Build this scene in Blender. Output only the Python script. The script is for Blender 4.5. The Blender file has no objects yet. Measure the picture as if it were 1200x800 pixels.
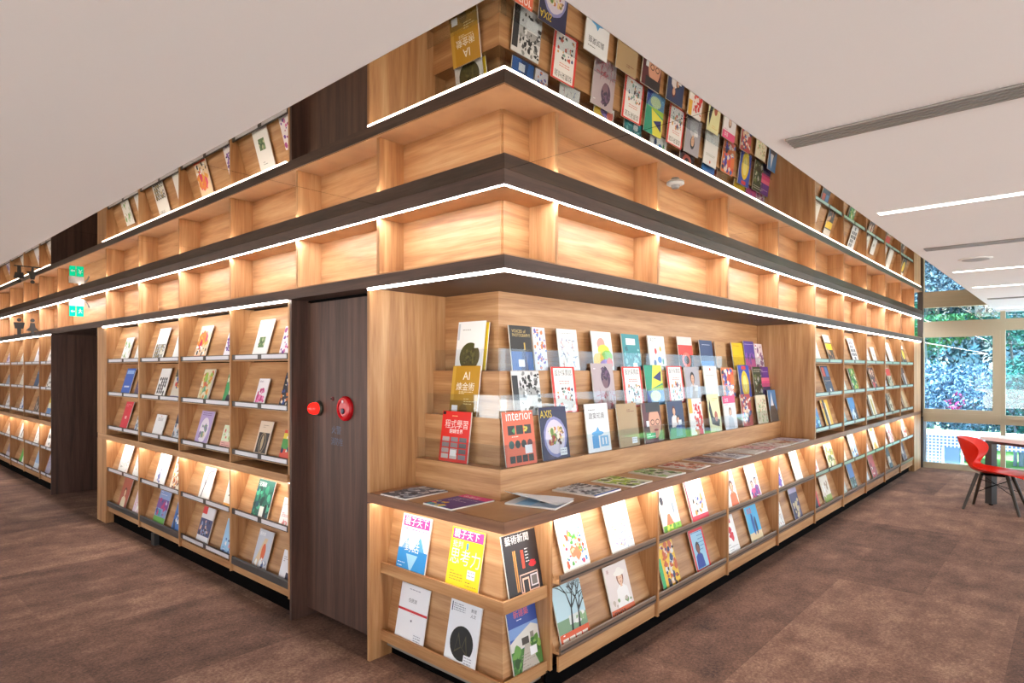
import bpy, bmesh, math, random
from mathutils import Vector, Matrix, Euler
random.seed(7)
sc = bpy.context.scene
C = sc.collection
PI = math.pi

# ------------------------------------------------------------------ camera
cd = bpy.data.cameras.new('camera'); cam = bpy.data.objects.new('camera', cd); C.objects.link(cam)
cam.location = (-1.912, -1.759, 1.5)
cam.rotation_euler = (PI/2, 0, math.radians(41.9 - 90))
cd.sensor_width = 36; cd.lens = 737/1200*36
cd.shift_y = 32/1200
cd.clip_start = 0.05; cd.clip_end = 200
sc.camera = cam
# ------------------------------------------------------------------ world, exposure
w = bpy.data.worlds.new('daylight'); sc.world = w; w.use_nodes = True
nt = w.node_tree; bg = nt.nodes['Background']
bg.inputs[0].default_value = (0.80, 0.91, 1.0, 1); bg.inputs[1].default_value = 2.3
sun = bpy.data.lights.new('sun', 'SUN'); sun.energy = 23; sun.angle = math.radians(2); sun.color = (1, .99, .97)
so = bpy.data.objects.new('sun', sun); C.objects.link(so); so.rotation_euler = (math.radians(-22), math.radians(14), 0); so.rotation_euler = Vector((-.18, -.34, 1)).to_track_quat('Z', 'Y').to_euler()
sc.view_settings.view_transform = 'Standard'; sc.view_settings.look = 'None'
sc.view_settings.gamma = 1; sc.view_settings.use_curve_mapping = False
sc.view_settings.exposure = 0.78
sc.cycles.use_denoising = True
sc.cycles.max_bounces = 10; sc.cycles.diffuse_bounces = 5; sc.cycles.glossy_bounces = 5
sc.cycles.transparent_max_bounces = 16
sc.cycles.sample_clamp_indirect = 6
sc.cycles.caustics_reflective = False; sc.cycles.caustics_refractive = False
LED_UP, LED_LOW, LED_COUNTER, LED_CEIL = 62.0, 15.0, 21.0, 9.0

# ------------------------------------------------------------------ colours, materials
def lin(c):
    c = c.lstrip('#')
    if len(c) == 3: c = ''.join(x*2 for x in c)
    v = [int(c[i:i+2], 16)/255 for i in (0, 2, 4)]
    return tuple(x/12.92 if x <= .04045 else ((x+.055)/1.055)**2.4 for x in v)
def mat(name):
    m = bpy.data.materials.new(name); m.use_nodes = True
    return m, m.node_tree, m.node_tree.nodes['Principled BSDF']
def plain(name, col, rough=.5, metal=0, emit=0):
    m, t, b = mat(name); c = (*lin(col), 1)
    b.inputs['Base Color'].default_value = c; b.inputs['Roughness'].default_value = rough
    b.inputs['Metallic'].default_value = metal
    if emit:
        b.inputs['Emission Color'].default_value = c; b.inputs['Emission Strength'].default_value = emit
    return m
def wood(name, c1, c2, c3, vertical, rough=.45, k=1.0):
    m, t, b = mat(name); N = t.nodes; L = t.links
    tc = N.new('ShaderNodeTexCoord'); mp = N.new('ShaderNodeMapping')
    mp.inputs['Scale'].default_value = (16*k, 16*k, .9*k) if vertical else (1.0*k, 1.0*k, 17*k)
    L.new(tc.outputs['Object'], mp.inputs[0])
    n1 = N.new('ShaderNodeTexNoise'); n1.inputs['Scale'].default_value = 1.0; n1.inputs['Detail'].default_value = 6; n1.inputs['Distortion'].default_value = .6
    n2 = N.new('ShaderNodeTexNoise'); n2.inputs['Scale'].default_value = 7.0; n2.inputs['Detail'].default_value = 4
    L.new(mp.outputs[0], n1.inputs[0]); L.new(mp.outputs[0], n2.inputs[0])
    mx = N.new('ShaderNodeMath'); mx.operation = 'MULTIPLY_ADD'; mx.inputs[1].default_value = .35
    L.new(n2.outputs[0], mx.inputs[0]); L.new(n1.outputs[0], mx.inputs[2])
    r = N.new('ShaderNodeValToRGB'); e = r.color_ramp.elements
    e[0].position = .46; e[0].color = (*lin(c1), 1); e[1].position = .90; e[1].color = (*lin(c3), 1)
    x = e.new(.67); x.color = (*lin(c2), 1)
    L.new(mx.outputs[0], r.inputs[0]); L.new(r.outputs[0], b.inputs['Base Color'])
    b.inputs['Roughness'].default_value = rough
    bp = N.new('ShaderNodeBump'); bp.inputs['Strength'].default_value = .05; bp.inputs['Distance'].default_value = .002
    L.new(n2.outputs[0], bp.inputs['Height']); L.new(bp.outputs[0], b.inputs['Normal'])
    return m
OAKV = wood('oak_vertical', '#98683f', '#b48457', '#cba073', True)
OAKH = wood('oak_horizontal', '#9c6c43', '#b7885b', '#cda276', False)
OAKT = wood('oak_top', '#966a48', '#ad8058', '#be946c', False)
WALV = wood('walnut_vertical', '#3f2c25', '#573d33', '#6a4d40', True, .5)
WALH = wood('walnut_horizontal', '#33231c', '#4a342a', '#5c4336', False, .5)
BLACK = plain('black_paint', '#080606', .9); BLACK.node_tree.nodes['Principled BSDF'].inputs['Specular IOR Level'].default_value = .05
DARKM = plain('dark_metal', '#453f3c', .4, .3)
BROWNM = plain('brown_metal', '#8a7464', .35, .3)
LABELM = plain('label_insert', '#dcdbe2', .35)
LABELG = plain('green_label_insert', '#9dbcae', .3)
WHITE = plain('white_plaster', '#f3f1f0', .9)
WALLM = plain('white_wall', '#d6d2cc', .9)
PAPER = plain('paper_edge', '#e6e2da', .8)
REDP = plain('red_plastic', '#c8101c', .25)
GREYM = plain('grey_metal', '#8e8781', .5, .1)
FRAME = plain('beige_frame', '#b3a88f', .5)
REDC = plain('red_chair_plastic', '#e02412', .28)
DKW = plain('dark_leg', '#33291f', .45)
TABT = plain('table_top', '#f2efea', .4)
TABL = plain('table_steel', '#4a4a4b', .4, .3)
def emis(name, col, s):
    m = bpy.data.materials.new(name); m.use_nodes = True; t = m.node_tree
    t.nodes.clear(); e = t.nodes.new('ShaderNodeEmission'); o = t.nodes.new('ShaderNodeOutputMaterial')
    e.inputs[0].default_value = (*lin(col), 1); e.inputs[1].default_value = s
    t.links.new(e.outputs[0], o.inputs[0]); return m
EUP = emis('led_upper', '#f4f6ff', LED_UP); ELOW = emis('led_lower', '#fff8f0', LED_LOW)
ECOU = emis('led_counter', '#fff6ec', LED_COUNTER); ECEIL = emis('ceiling_tube', '#fffaf2', LED_CEIL)
def glassy(name, tint, refl, rough=0.0, gcol=(1, 1, 1, 1)):
    m = bpy.data.materials.new(name); m.use_nodes = True; t = m.node_tree; t.nodes.clear()
    tr = t.nodes.new('ShaderNodeBsdfTransparent'); tr.inputs[0].default_value = (*tint, 1)
    g = t.nodes.new('ShaderNodeBsdfGlossy'); g.inputs['Roughness'].default_value = rough; g.inputs[0].default_value = gcol
    lw = t.nodes.new('ShaderNodeLayerWeight'); lw.inputs[0].default_value = .5
    p5 = t.nodes.new('ShaderNodeMath'); p5.operation = 'POWER'; p5.inputs[1].default_value = 4
    t.links.new(lw.outputs['Facing'], p5.inputs[0])
    f = t.nodes.new('ShaderNodeMath'); f.operation = 'MULTIPLY_ADD'; f.inputs[1].default_value = .28; f.inputs[2].default_value = refl
    t.links.new(p5.outputs[0], f.inputs[0])
    mx = t.nodes.new('ShaderNodeMixShader'); o = t.nodes.new('ShaderNodeOutputMaterial')
    t.links.new(f.outputs[0], mx.inputs[0]); t.links.new(tr.outputs[0], mx.inputs[1]); t.links.new(g.outputs[0], mx.inputs[2])
    t.links.new(mx.outputs[0], o.inputs[0]); return m
GLASS = glassy('window_glass', (.90, .96, 1.0), .04)
ACRYL = glassy('acrylic', (.93, .955, .97), .035)
def mirror():
    m = bpy.data.materials.new('tinted_mirror'); m.use_nodes = True; t = m.node_tree; t.nodes.clear()
    g = t.nodes.new('ShaderNodeBsdfGlossy'); g.inputs['Roughness'].default_value = 0.0; g.inputs[0].default_value = (.56, .50, .43, 1)
    o = t.nodes.new('ShaderNodeOutputMaterial'); t.links.new(g.outputs[0], o.inputs[0]); return m
MIRROR = mirror()
def carpet():
    m, t, b = mat('carpet'); N = t.nodes; L = t.links
    tc = N.new('ShaderNodeTexCoord')
    def math_(op, a, bb=None):
        n = N.new('ShaderNodeMath'); n.operation = op
        for i, v in enumerate((a, bb)):
            if v is None: continue
            if isinstance(v, (int, float)): n.inputs[i].default_value = v
            else: L.new(v, n.inputs[i])
        return n.outputs[0]
    sp = N.new('ShaderNodeSeparateXYZ'); L.new(tc.outputs['Object'], sp.inputs[0])
    cx = math_('FLOOR', math_('MULTIPLY', sp.outputs[0], 1.0)); cy = math_('FLOOR', math_('MULTIPLY', sp.outputs[1], 2.0))
    cb = N.new('ShaderNodeCombineXYZ'); L.new(cx, cb.inputs[0]); L.new(cy, cb.inputs[1])
    wn = N.new('ShaderNodeTexWhiteNoise'); wn.noise_dimensions = '3D'; L.new(cb.outputs[0], wn.inputs[0])
    n1 = N.new('ShaderNodeTexNoise'); n1.inputs['Scale'].default_value = 3.0; n1.inputs['Detail'].default_value = 9; n1.inputs['Roughness'].default_value = .75
    L.new(tc.outputs['Object'], n1.inputs[0])
    mp = N.new('ShaderNodeMapping'); mp.inputs['Scale'].default_value = (2.2, 8, 1); L.new(tc.outputs['Object'], mp.inputs[0])
    n3 = N.new('ShaderNodeTexNoise'); n3.inputs['Scale'].default_value = 1; n3.inputs['Detail'].default_value = 5; L.new(mp.outputs[0], n3.inputs[0])
    n2 = N.new('ShaderNodeTexNoise'); n2.inputs['Scale'].default_value = 60; n2.inputs['Detail'].default_value = 5; n2.inputs['Roughness'].default_value = .8
    L.new(tc.outputs['Object'], n2.inputs[0])
    v = math_('ADD', math_('MULTIPLY', n1.outputs[0], .42), math_('MULTIPLY', wn.outputs[0], .10))
    v = math_('ADD', v, math_('MULTIPLY', n3.outputs[0], .15))
    v = math_('ADD', v, math_('MULTIPLY', n2.outputs[0], .49))
    r = N.new('ShaderNodeValToRGB'); e = r.color_ramp.elements
    e[0].position = .43; e[0].color = (*lin('#2f1d18'), 1); e[1].position = .80; e[1].color = (*lin('#bd9a80'), 1)
    x = e.new(.61); x.color = (*lin('#785645'), 1)
    L.new(v, r.inputs[0]); L.new(r.outputs[0], b.inputs['Base Color'])
    b.inputs['Roughness'].default_value = .95
    bp = N.new('ShaderNodeBump'); bp.inputs['Strength'].default_value = .5; bp.inputs['Distance'].default_value = .006
    L.new(n2.outputs[0], bp.inputs['Height']); L.new(bp.outputs[0], b.inputs['Normal'])
    return m
CARPET = carpet()
def printed(name, rough):
    m, t, b = mat(name)
    a = t.nodes.new('ShaderNodeVertexColor'); a.layer_name = 'ink'
    t.links.new(a.outputs[0], b.inputs['Base Color']); b.inputs['Roughness'].default_value = rough
    return m
PRINT = printed('printed_paper', .42)

# ------------------------------------------------------------------ object helpers
def link(name, me, m=None, parent=None, kind=None):
    o = bpy.data.objects.new(name, me); C.objects.link(o)
    if m is not None:
        for x in (m if isinstance(m, (list, tuple)) else [m]): me.materials.append(x)
    if parent is not None:
        o.parent = parent
        if parent.get('_w'): o.location = -Vector(parent['_w'])
    if kind: o['kind'] = kind
    return o
def mk(name, verts, faces, m, parent=None, kind=None, smooth=False):
    me = bpy.data.meshes.new(name); me.from_pydata([tuple(v) for v in verts], [], faces)
    bm = bmesh.new(); bm.from_mesh(me); bmesh.ops.recalc_face_normals(bm, faces=bm.faces); bm.to_mesh(me); bm.free()
    if smooth:
        for p in me.polygons: p.use_smooth = True
    return link(name, me, m, parent, kind)
def thing(name, label, cat, loc=(0, 0, 0), group=None, kind=None):
    o = bpy.data.objects.new(name, None); C.objects.link(o); o.location = loc
    o.empty_display_size = .05
    o['_w'] = list(loc)
    if label: o['label'] = label
    if cat: o['category'] = cat
    if group: o['group'] = group
    if kind: o['kind'] = kind
    return o
def tag(o, label, cat, group=None):
    o['label'] = label; o['category'] = cat
    if group: o['group'] = group
    return o
BOXF = [(0, 1, 3, 2), (4, 6, 7, 5), (0, 4, 5, 1), (2, 3, 7, 6), (0, 2, 6, 4), (1, 5, 7, 3)]
def boxv(a, b):
    return [(x, y, z) for x in (a[0], b[0]) for y in (a[1], b[1]) for z in (a[2], b[2])]
def box(name, a, b, m, parent=None, kind=None):
    return mk(name, boxv(a, b), BOXF, m, parent, kind)
def P(face, u, s, z):
    return (s, u, z) if face == 'L' else (u, s, z)
def prism(name, face, prof, u0, u1, m, parent=None, kind=None):
    n = len(prof)
    v = [P(face, u0, s, z) for s, z in prof] + [P(face, u1, s, z) for s, z in prof]
    f = [tuple(range(n)), tuple(range(2*n-1, n-1, -1))] + [(i, (i+1) % n, n+(i+1) % n, n+i) for i in range(n)]
    return mk(name, v, f, m, parent, kind)
def rect(s0, s1, z0, z1): return [(s0, z0), (s1, z0), (s1, z1), (s0, z1)]
def fb(name, face, u0, u1, s0, s1, z0, z1, m, parent=None, kind=None):
    return prism(name, face, rect(s0, s1, z0, z1), u0, u1, m, parent, kind)
def Lsweep(name, prof, uL, uR, m, parent=None, kind=None):
    n = len(prof)
    v = [(s, uL, z) for s, z in prof] + [(s, s, z) for s, z in prof] + [(uR, s, z) for s, z in prof]
    f = [tuple(range(n)), tuple(range(3*n-1, 2*n-1, -1))]
    for k in (0, n):
        f += [(k+i, k+(i+1) % n, k+n+(i+1) % n, k+n+i) for i in range(n)]
    return mk(name, v, f, m, parent, kind)
def tube(pts, r, seg=8, caps=True):
    vs, fs = [], []; pts = [Vector(p) for p in pts]
    rr = r if isinstance(r, (list, tuple)) else [r]*len(pts)
    for i, p in enumerate(pts):
        d = (pts[min(i+1, len(pts)-1)] - pts[max(i-1, 0)]).normalized()
        a = d.cross(Vector((0, 0, 1)));
        if a.length < 1e-3: a = d.cross(Vector((1, 0, 0)))
        a.normalize(); b = d.cross(a)
        for k in range(seg):
            t = 2*PI*k/seg; vs.append(p + a*math.cos(t)*rr[i] + b*math.sin(t)*rr[i])
    for i in range(len(pts)-1):
        for k in range(seg):
            fs.append((i*seg+k, i*seg+(k+1) % seg, (i+1)*seg+(k+1) % seg, (i+1)*seg+k))
    if caps: fs += [tuple(range(seg)), tuple(range((len(pts)-1)*seg, len(pts)*seg))]
    return vs, fs
def lathe(origin, axis, prof, seg=24):
    # prof: (radius, distance along axis)
    ax = Vector(axis).normalized(); a = ax.cross(Vector((0, 0, 1)))
    if a.length < 1e-3: a = Vector((1, 0, 0))
    a.normalize(); b = ax.cross(a); o = Vector(origin); vs = []; fs = []
    for r, d in prof:
        for k in range(seg):
            t = 2*PI*k/seg; vs.append(o + ax*d + a*r*math.cos(t) + b*r*math.sin(t))
    for i in range(len(prof)-1):
        for k in range(seg):
            fs.append((i*seg+k, i*seg+(k+1) % seg, (i+1)*seg+(k+1) % seg, (i+1)*seg+k))
    fs += [tuple(range(seg)), tuple(range((len(prof)-1)*seg, len(prof)*seg))]
    return vs, fs

# ------------------------------------------------------------------ the setting
ZC = 2.320
OV = -.020
XW = 9.45
PF = .004
floor = box('floor', (-7, -7, -.06), (XW+.1, 13, 0), CARPET, None, 'structure')
ceil = thing('ceiling', None, None, (-3, -3, ZC), kind='structure')
XE = -.912
mk('plaster_panel', [(-7, -7, ZC), (XW+.1, -7, ZC), (XW+.1, XE, ZC), (XE, XE, ZC), (XE, 13, ZC), (-7, 13, ZC)] +
   [(-7, -7, ZC+.06), (XW+.1, -7, ZC+.06), (XW+.1, XE, ZC+.06), (XE, XE, ZC+.06), (XE, 13, ZC+.06), (-7, 13, ZC+.06)],
   [(0, 1, 2, 3, 4, 5), (11, 10, 9, 8, 7, 6)] + [(i, (i+1) % 6, 6+(i+1) % 6, 6+i) for i in range(6)], WHITE, ceil)
g = .0015
def mirr(x0, y0, x1, y1):
    box('mirror_panel', (x0+g, y0+g, ZC+.0005), (x1-g, y1-g, ZC+.012), MIRROR, ceil)
xb = [0, 1.85, 3.7, 5.55, 7.4, XW]
for i in range(5): mirr(xb[i], XE, xb[i+1], .012)
cp = [(XE+g, XE+g), (-g, XE+g), (-g, .012), (.012, .012), (.012, .85-g), (XE+g, .85-g)]
mk('mirror_panel', [(x, y, ZC+.0005) for x, y in cp]+[(x, y, ZC+.012) for x, y in cp], [tuple(range(6)), tuple(range(11, 5, -1))]+[(i, (i+1) % 6, 6+(i+1) % 6, 6+i) for i in range(6)], MIRROR, ceil)
yb = [.85, 2.7, 4.55, 6.4, 8.25, 10.1, 13]
for i in range(6): mirr(XE, yb[i], .012, yb[i+1])
# core of the building block behind the shelves
mk('wall_core', [(.75, .75, 0), (XW, .75, 0), (XW, 5.4, 0), (.75, 5.4, 0), (.75, .75, 2.6), (XW, .75, 2.6), (XW, 5.4, 2.6), (.75, 5.4, 2.6)],
   [(0, 1, 2, 3), (4, 5, 6, 7), (0, 1, 5, 4), (1, 2, 6, 5), (2, 3, 7, 6), (3, 0, 4, 7)], BLACK, None, 'structure')
box('wall_far', (-7, 13, 0), (3, 13.1, ZC), WALLM, None, 'structure')
box('wall_core_side', (.30, 7.38, 0), (.36, 13, 2.6), BLACK, None, 'structure')
box('wall_slab', (.012, .55, ZC+.001), (XW, 13, ZC+.06), BLACK, None, 'structure')
# unseen walls; their window openings are added to let daylight onto the ceiling
def windowed_wall(name, a, b, axis):
    t = thing(name, None, None, (a[0], a[1], 0), kind='structure')
    if axis == 'x':
        box('wall_panel', (a[0], a[1]-.1, 0), (b[0], a[1], .12), WALLM, t); box('wall_panel', (a[0], a[1]-.1, 2.28), (b[0], a[1], ZC), WALLM, t)
        n = int((b[0]-a[0])/2.0)
        for i in range(n+1):
            x = a[0]+(b[0]-a[0])*i/n; box('mullion', (x-.05, a[1]-.1, .12), (x+.05, a[1], 2.28), FRAME, t)
    else:
        box('wall_panel', (a[0]-.1, a[1], 0), (a[0], b[1], .12), WALLM, t); box('wall_panel', (a[0]-.1, a[1], 1.3), (a[0], b[1], ZC), WALLM, t)
        n = int((b[1]-a[1])/2.0)
        for i in range(n+1):
            y = a[1]+(b[1]-a[1])*i/n; box('mullion', (a[0]-.1, y-.05, .12), (a[0], y+.05, 1.3), FRAME, t)
windowed_wall('wall_south', (-7, -7), (XW, -7), 'x')
windowed_wall('wall_west', (-7, -7), (-7, 13), 'y')
GR = plain('bounce_paving', '#d0cecb', .9)  # unseen sunlit ground added outside to bounce light up to the ceiling
box('bounce_ground_south', (-40, -40, -.12), (XW+12, -7.2, -.06), GR, None, 'structure')
box('bounce_ground_west', (-40, -7.19, -.12), (-7.2, 25, -.06), GR, None, 'structure')

# window wall at the end of the room
def window(n, y1, y0):   # y1 > y0; seen from inside, y1 is the left jamb
    t = thing('window_%d' % n, None, None, (XW, (y0+y1)/2, 0), kind='structure')
    box('mullion', (XW-.03, y0-.028, 0), (XW+.07, y0+.028, ZC), FRAME, t)
    box('transom', (XW-.02, y0+.028, 2.05), (XW+.05, y1, 2.215), FRAME, t)
    for k in range(3): box('transom_board', (XW-.026, y0+.028, 2.056+.054*k), (XW-.02, y1, 2.104+.054*k), FRAME, t)
    box('sill_rail', (XW-.05, y0+.028, .775), (XW+.05, y1, .835), FRAME, t)
    box('sill_board', (XW-.02, y0+.028, .70), (XW+.05, y1, .775), FRAME, t)
    box('bottom_rail', (XW-.03, y0+.028, 0), (XW+.05, y1, .085), FRAME, t)
    if n > 1:
        box('pane', (XW-.012, y0+.028, .8355), (XW-.006, y1, 2.0495), GLASS, t)
        box('top_pane', (XW+.004, y0+.028, 2.2155), (XW+.010, y1, ZC), GLASS, t)
        box('lower_pane', (XW+.004, y0+.028, .0855), (XW+.010, y1, .6995), GLASS, t)
        return t
    sf = [box('sash_rail', (XW-.04, y0+.1155, 1.975), (XW+.02, y1-.0555, 2.0495), FRAME, t), box('sash_rail', (XW-.04, y0+.1155, .8355), (XW+.02, y1-.0555, .895), FRAME, t),
          box('sash_stile', (XW-.04, y0+.0285, .8355), (XW+.02, y0+.115, 2.0495), FRAME, t), box('sash_stile', (XW-.04, y1-.055, .8355), (XW+.02, y1-.0, 2.0495), FRAME, t)]
    box('pane', (XW-.012, y0+.115, .895), (XW-.006, y1-.055, 1.975), GLASS, t)
    box('top_pane', (XW+.004, y0+.028, 2.215), (XW+.010, y1, ZC), GLASS, t)
    box('lower_pane', (XW+.004, y0+.028, .085), (XW+.010, y1, .70), GLASS, t)
    return t
window(1, .02, -.98)
window(2, -1.008, -1.96)
for i in range(3, 8): window(i, -1.96-(i-3)*1.0-.028, -2.96-(i-3)*1.0)
box('trim_1', (XW-.05, -.02, 0), (XW+.06, .05, ZC), plain('jamb_gap_shade', '#3a3331', .6), None, 'structure')  # jamb strip, darkened to stand for the shadow in the gap beside it
box('trim_2', (XW+.012, -.055, .085), (XW+.03, -.02, .70), plain('white_blind', '#dfe6ee', .6), None, 'structure')

# ------------------------------------------------------------------ trim above the shelves: dark fascia, niches, valance board
YL = 12.4; XR = 9.36
fas = Lsweep('trim_3', [(OV, 2.257), (OV+.004, 2.257), (OV+.004, ZC-.012), (.010, ZC-.012), (.010, ZC), (OV, ZC)], YL, XR, WALH, None, 'structure')

def niche_unit(face, label, divs, u0, u1, gap_backs):
    t = thing('niche_shelf', label, 'shelf', P(face, u0, .1, 1.973))
    for u in divs: fb('divider', face, u-.011, u+.011, .0, .1545, 1.9745, 2.2565, OAKV, t)
    eds = [u0]+list(divs)+[u1]
    for a, b in zip(eds[:-1], eds[1:]): 
        a_ = .165 if a == 0 else a+.0005
        b_ = b-.0005
        if a != 0 and a in divs or True: fb('back_panel', face, a_, b_, .155, .17, 1.9745, 2.257, OAKH, t)
    fb('soffit_panel', face, (.0005 if face == 'L' else .2005), u1, .0005, .2, 2.2575, 2.27, OAKH, t)
    fb('floor_panel', face, (OV+.003 if face == 'L' else .1705), u1, OV+.003 if face == 'L' else OV+.003, .17, 1.9685, 1.9743, OAKT, t)
    return t
LD = [.865, 1.66, 2.545, 3.44, 4.343, 5.25, 7.05, 7.93, 8.80, 9.67, 10.54, 11.42]
RD = [.352, 1.288, 2.248, 3.215, 4.168, 5.104, 6.035, 6.97, 7.90, 8.83]
niche_unit('L', 'row of empty oak niches over the door side, running left from the corner', LD, 0, YL, None)
niche_unit('R', 'row of empty oak niches over the window side, running right from the corner', RD, 0, XR, None)
# lower board (valance) along both sides
val = Lsweep('valance_board', [(OV, 1.912), (.52, 1.912), (.52, 1.968), (OV, 1.968)], YL, XR, WALH)
tag(val, 'continuous dark wooden shelf board between the niches and the magazine shelves', 'shelf board')

# ------------------------------------------------------------------ LED strips
def led(name, face, u0, u1, s0, s1, z0, z1, m, label):
    o = fb(name, face, u0, u1, s0, s1, z0, z1, m); tag(o, label, 'light'); return o
def ledL(uL, uR, s0, s1, z0, z1, m, label):
    o = Lsweep('led_strip', rect(s0, s1, z0, z1), uL, uR, m); tag(o, label, 'light'); return o
ledL(YL, XR-.06, -.0155, .0, 2.2572, 2.2620, EUP, 'long white light strip under the black fascia above the niches')
ledL(.93, 9.25, -.019, -.003, 1.9005, 1.9115, ELOW, 'white light strip under the dark board, around the corner display')
led('led_strip', 'L', 1.76, 5.30, -.019, -.003, 1.9005, 1.9115, ELOW, 'white light strip over the magazine shelves left of the dark door')
led('led_strip', 'L', 7.34, YL, -.019, -.003, 1.9005, 1.9115, ELOW, 'white light strip over the far left shelves beyond the passage')
ledL(.93, 9.25, .022, .040, .808, .8135, ECOU, 'hidden light strip under the counter front, around the corner')
led('led_strip', 'L', 1.76, 5.30, .022, .040, .808, .8135, ECOU, 'light strip under the middle board left of the door')
led('led_strip', 'L', 7.34, YL, .022, .040, .808, .8135, ECOU, 'light strip under the middle board of the far left shelves')

# ------------------------------------------------------------------ shelf rows
def row(t, face, u0, u1, lip, top, labels='w', sb=.142):
    """one ledge with its tilted backboard between two dividers"""
    zb = lip-.032
    fb('ledge', face, u0, u1, .018, sb+.02, zb-.012, zb, OAKH, t)
    prism('backboard', face, [(.042, zb+.0002), (.054, zb+.0002), (sb+.012, top), (sb, top)], u0, u1, OAKH, t)
    if labels == 'w' or labels == 'g':
        lm = LABELM if labels == 'w' else LABELG
        ch = fb('label_channel', face, u0+.002, u1-.002, .008, .0178, zb-.004, lip, DARKM, t)
        W = (u1-u0)
        for k in range(2):
            a = u0+.03+k*(W-.03)/2; b = a+(W-.03)/2-.055
            l = fb('label_insert', face, a, b, .0055, .0078, zb+.002, lip-.005, lm, ch)
    elif labels == 'm':
        prism('metal_ledge', face, [(.008, zb-.010), (.0178, zb-.010), (.0178, lip-.004), (.012, lip), (.008, lip-.006)], u0+.002, u1-.002, BROWNM, t)
        fb('ledge_groove', face, u0+.003, u1-.003, .0065, .0078, zb+.002, zb+.010, DARKM, t)
    elif labels == 'd':
        prism('metal_ledge', face, [(.004, zb-.018), (.0178, zb-.018), (.0178, lip-.004), (.012, lip+.002), (.005, lip-.008)], u0+.002, u1-.002, plain_dark, t)
plain_dark = plain('charcoal_metal', '#4b4a4a', .4, .3)
ZA, ZB, ZCC, ZD, ZE = 1.595, 1.280, .955, .548, .222
def upper(t, face, divs, lab):
    for u in divs: fb('divider', face, u-.009, u+.009, 0, .165, .864, 1.9115, OAKV, t)
    for a, b in zip(divs[:-1], divs[1:]):
        a += .0095; b -= .0095
        row(t, face, a, b, ZA, 1.9, lab); row(t, face, a, b, ZB, ZA-.05, lab); row(t, face, a, b, ZCC, ZB-.05, lab)
def lower(t, face, divs, labD, labE, z0=.12, zu=.8075, s0=0):
    for i, u in enumerate(divs): fb('divider', face, u-.009, u+.009, s0 if i == 0 else 0, .175 if (i == 0 and s0) else .165, z0, zu, OAKV, t)
    for i, (a, b) in enumerate(zip(divs[:-1], divs[1:])):
        a += .0095; b -= .0095
        row(t, face, a, b, ZD, .79, labD[i]); row(t, face, a, b, ZE, ZD-.05, labE[i])
        fb('skirt_board', face, a, b, .018, .03, z0, ZE-.052, OAKH, t)

# left rack, four bays between the door and the passage
tL = thing('magazine_rack', 'tall oak magazine rack with four bays between the dark door and the passage', 'magazine rack', (.1, 3.5, 0))
divL = [1.742+.012, 2.545, 3.440, 4.343, 5.25]
upper(tL, 'L', divL, 'w'); lower(tL, 'L', divL, 'wwww', 'dwdd')
fb('middle_board', 'L', 1.766, 5.50, -.004, .17, .8145, .863, OAKH, tL)
fb('end_post', 'L', 5.262, 5.53, 0, .14, 0, .8135, OAKV, tL); fb('end_post', 'L', 5.262, 5.53, 0, .14, .8645, 1.9115, OAKV, tL)
fb('kick_plate', 'L', 1.79, 5.262, .07, .08, 0, .119, BLACK, tL)
fb('foot_bracket', 'L', 4.06, 4.13, .03, .07, 0, .10, plain_dark, tL)
# far left rack
tF = thing('magazine_rack', 'distant oak magazine rack at the far left, beyond the passage', 'magazine rack', (.1, 9, 0))
divF = [7.335, 7.93, 8.80, 9.67, 10.54, 11.42]
upper(tF, 'L', divF, 'w'); lower(tF, 'L', divF, 'wwwww', 'wwwww')
fb('middle_board', 'L', 7.326, 11.42, -.004, .17, .8145, .863, OAKH, tF)
fb('kick_plate', 'L', 7.326, 11.43, .07, .08, 0, .119, BLACK, tF)

# passage
box('wall_passage_far', (-.006, 7.31, 0), (3, 7.325, 1.9115), WALV, None, 'structure')
box('wall_passage_near', (.141, 5.515, 0), (3, 5.53, 1.9115), WALV, None, 'structure')
box('wall_passage_end', (3, 5.5, 0), (3.05, 7.35, 1.9115), WALV, None, 'structure')
box('trim_4', (.52, 5.531, 1.9), (3, 7.309, 1.9115), BLACK, None, 'structure')

# door niche
d1 = thing('door_1', None, None, (.11, 1.35, 0), kind='structure')
fb('jamb', 'L', 1.722, 1.742, 0, .19, 0, 1.9115, WALV, d1)
fb('door_leaf', 'L', .962, 1.70, .105, .13, .055, 1.895, WALV, d1)
fb('door_side', 'L', 1.700, 1.7215, .105, .19, .055, 1.9, WALV, d1)
fb('head_gap', 'L', .958, 1.7215, .11, .19, 1.896, 1.9115, BLACK, d1)
fb('kick_rail', 'L', .958, 1.7215, .16, .17, .03, .0545, GREYM, d1)
fb('kick_board', 'L', .958, 1.7215, .185, .195, 0, .9, BLACK, d1)

# ------------------------------------------------------------------ corner display: lower rack, counter, stepped display
tC = thing('corner_rack', 'low oak corner rack with wooden ledges beneath the counter end', 'magazine rack', (.1, .1, 0))
fb('end_panel', 'L', .937, .957, 0, .53, 0, .8075, OAKV, tC)
def crow(lip, top):
    zb = lip-.03
    Lsweep('ledge', [(.070, zb-.025), (.082, zb-.025), (.082, zb-.012), (.135, zb-.012), (.135, zb), (.082, zb), (.082, lip), (.070, lip)], .9365, .3725, OAKH, tC)
    Lsweep('backboard', [(.108, zb+.0003), (.120, zb+.0003), (.172, top), (.160, top)], .9365, .3725, OAKH, tC)
crow(.495, .8130); crow(.145, .452)
Lsweep('skirt_board', [(.11, .05), (.12, .05), (.12, .098), (.11, .098)], .9365, .3725, GREYM, tC)
Lsweep('kick_plate', [(.14, 0), (.15, 0), (.15, .09), (.14, .09)], .9365, .3725, BLACK, tC)
ct = thing('counter_top', 'long oak counter top that wraps the corner and runs to the window', 'counter', (.2, .2, .8145))
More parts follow.
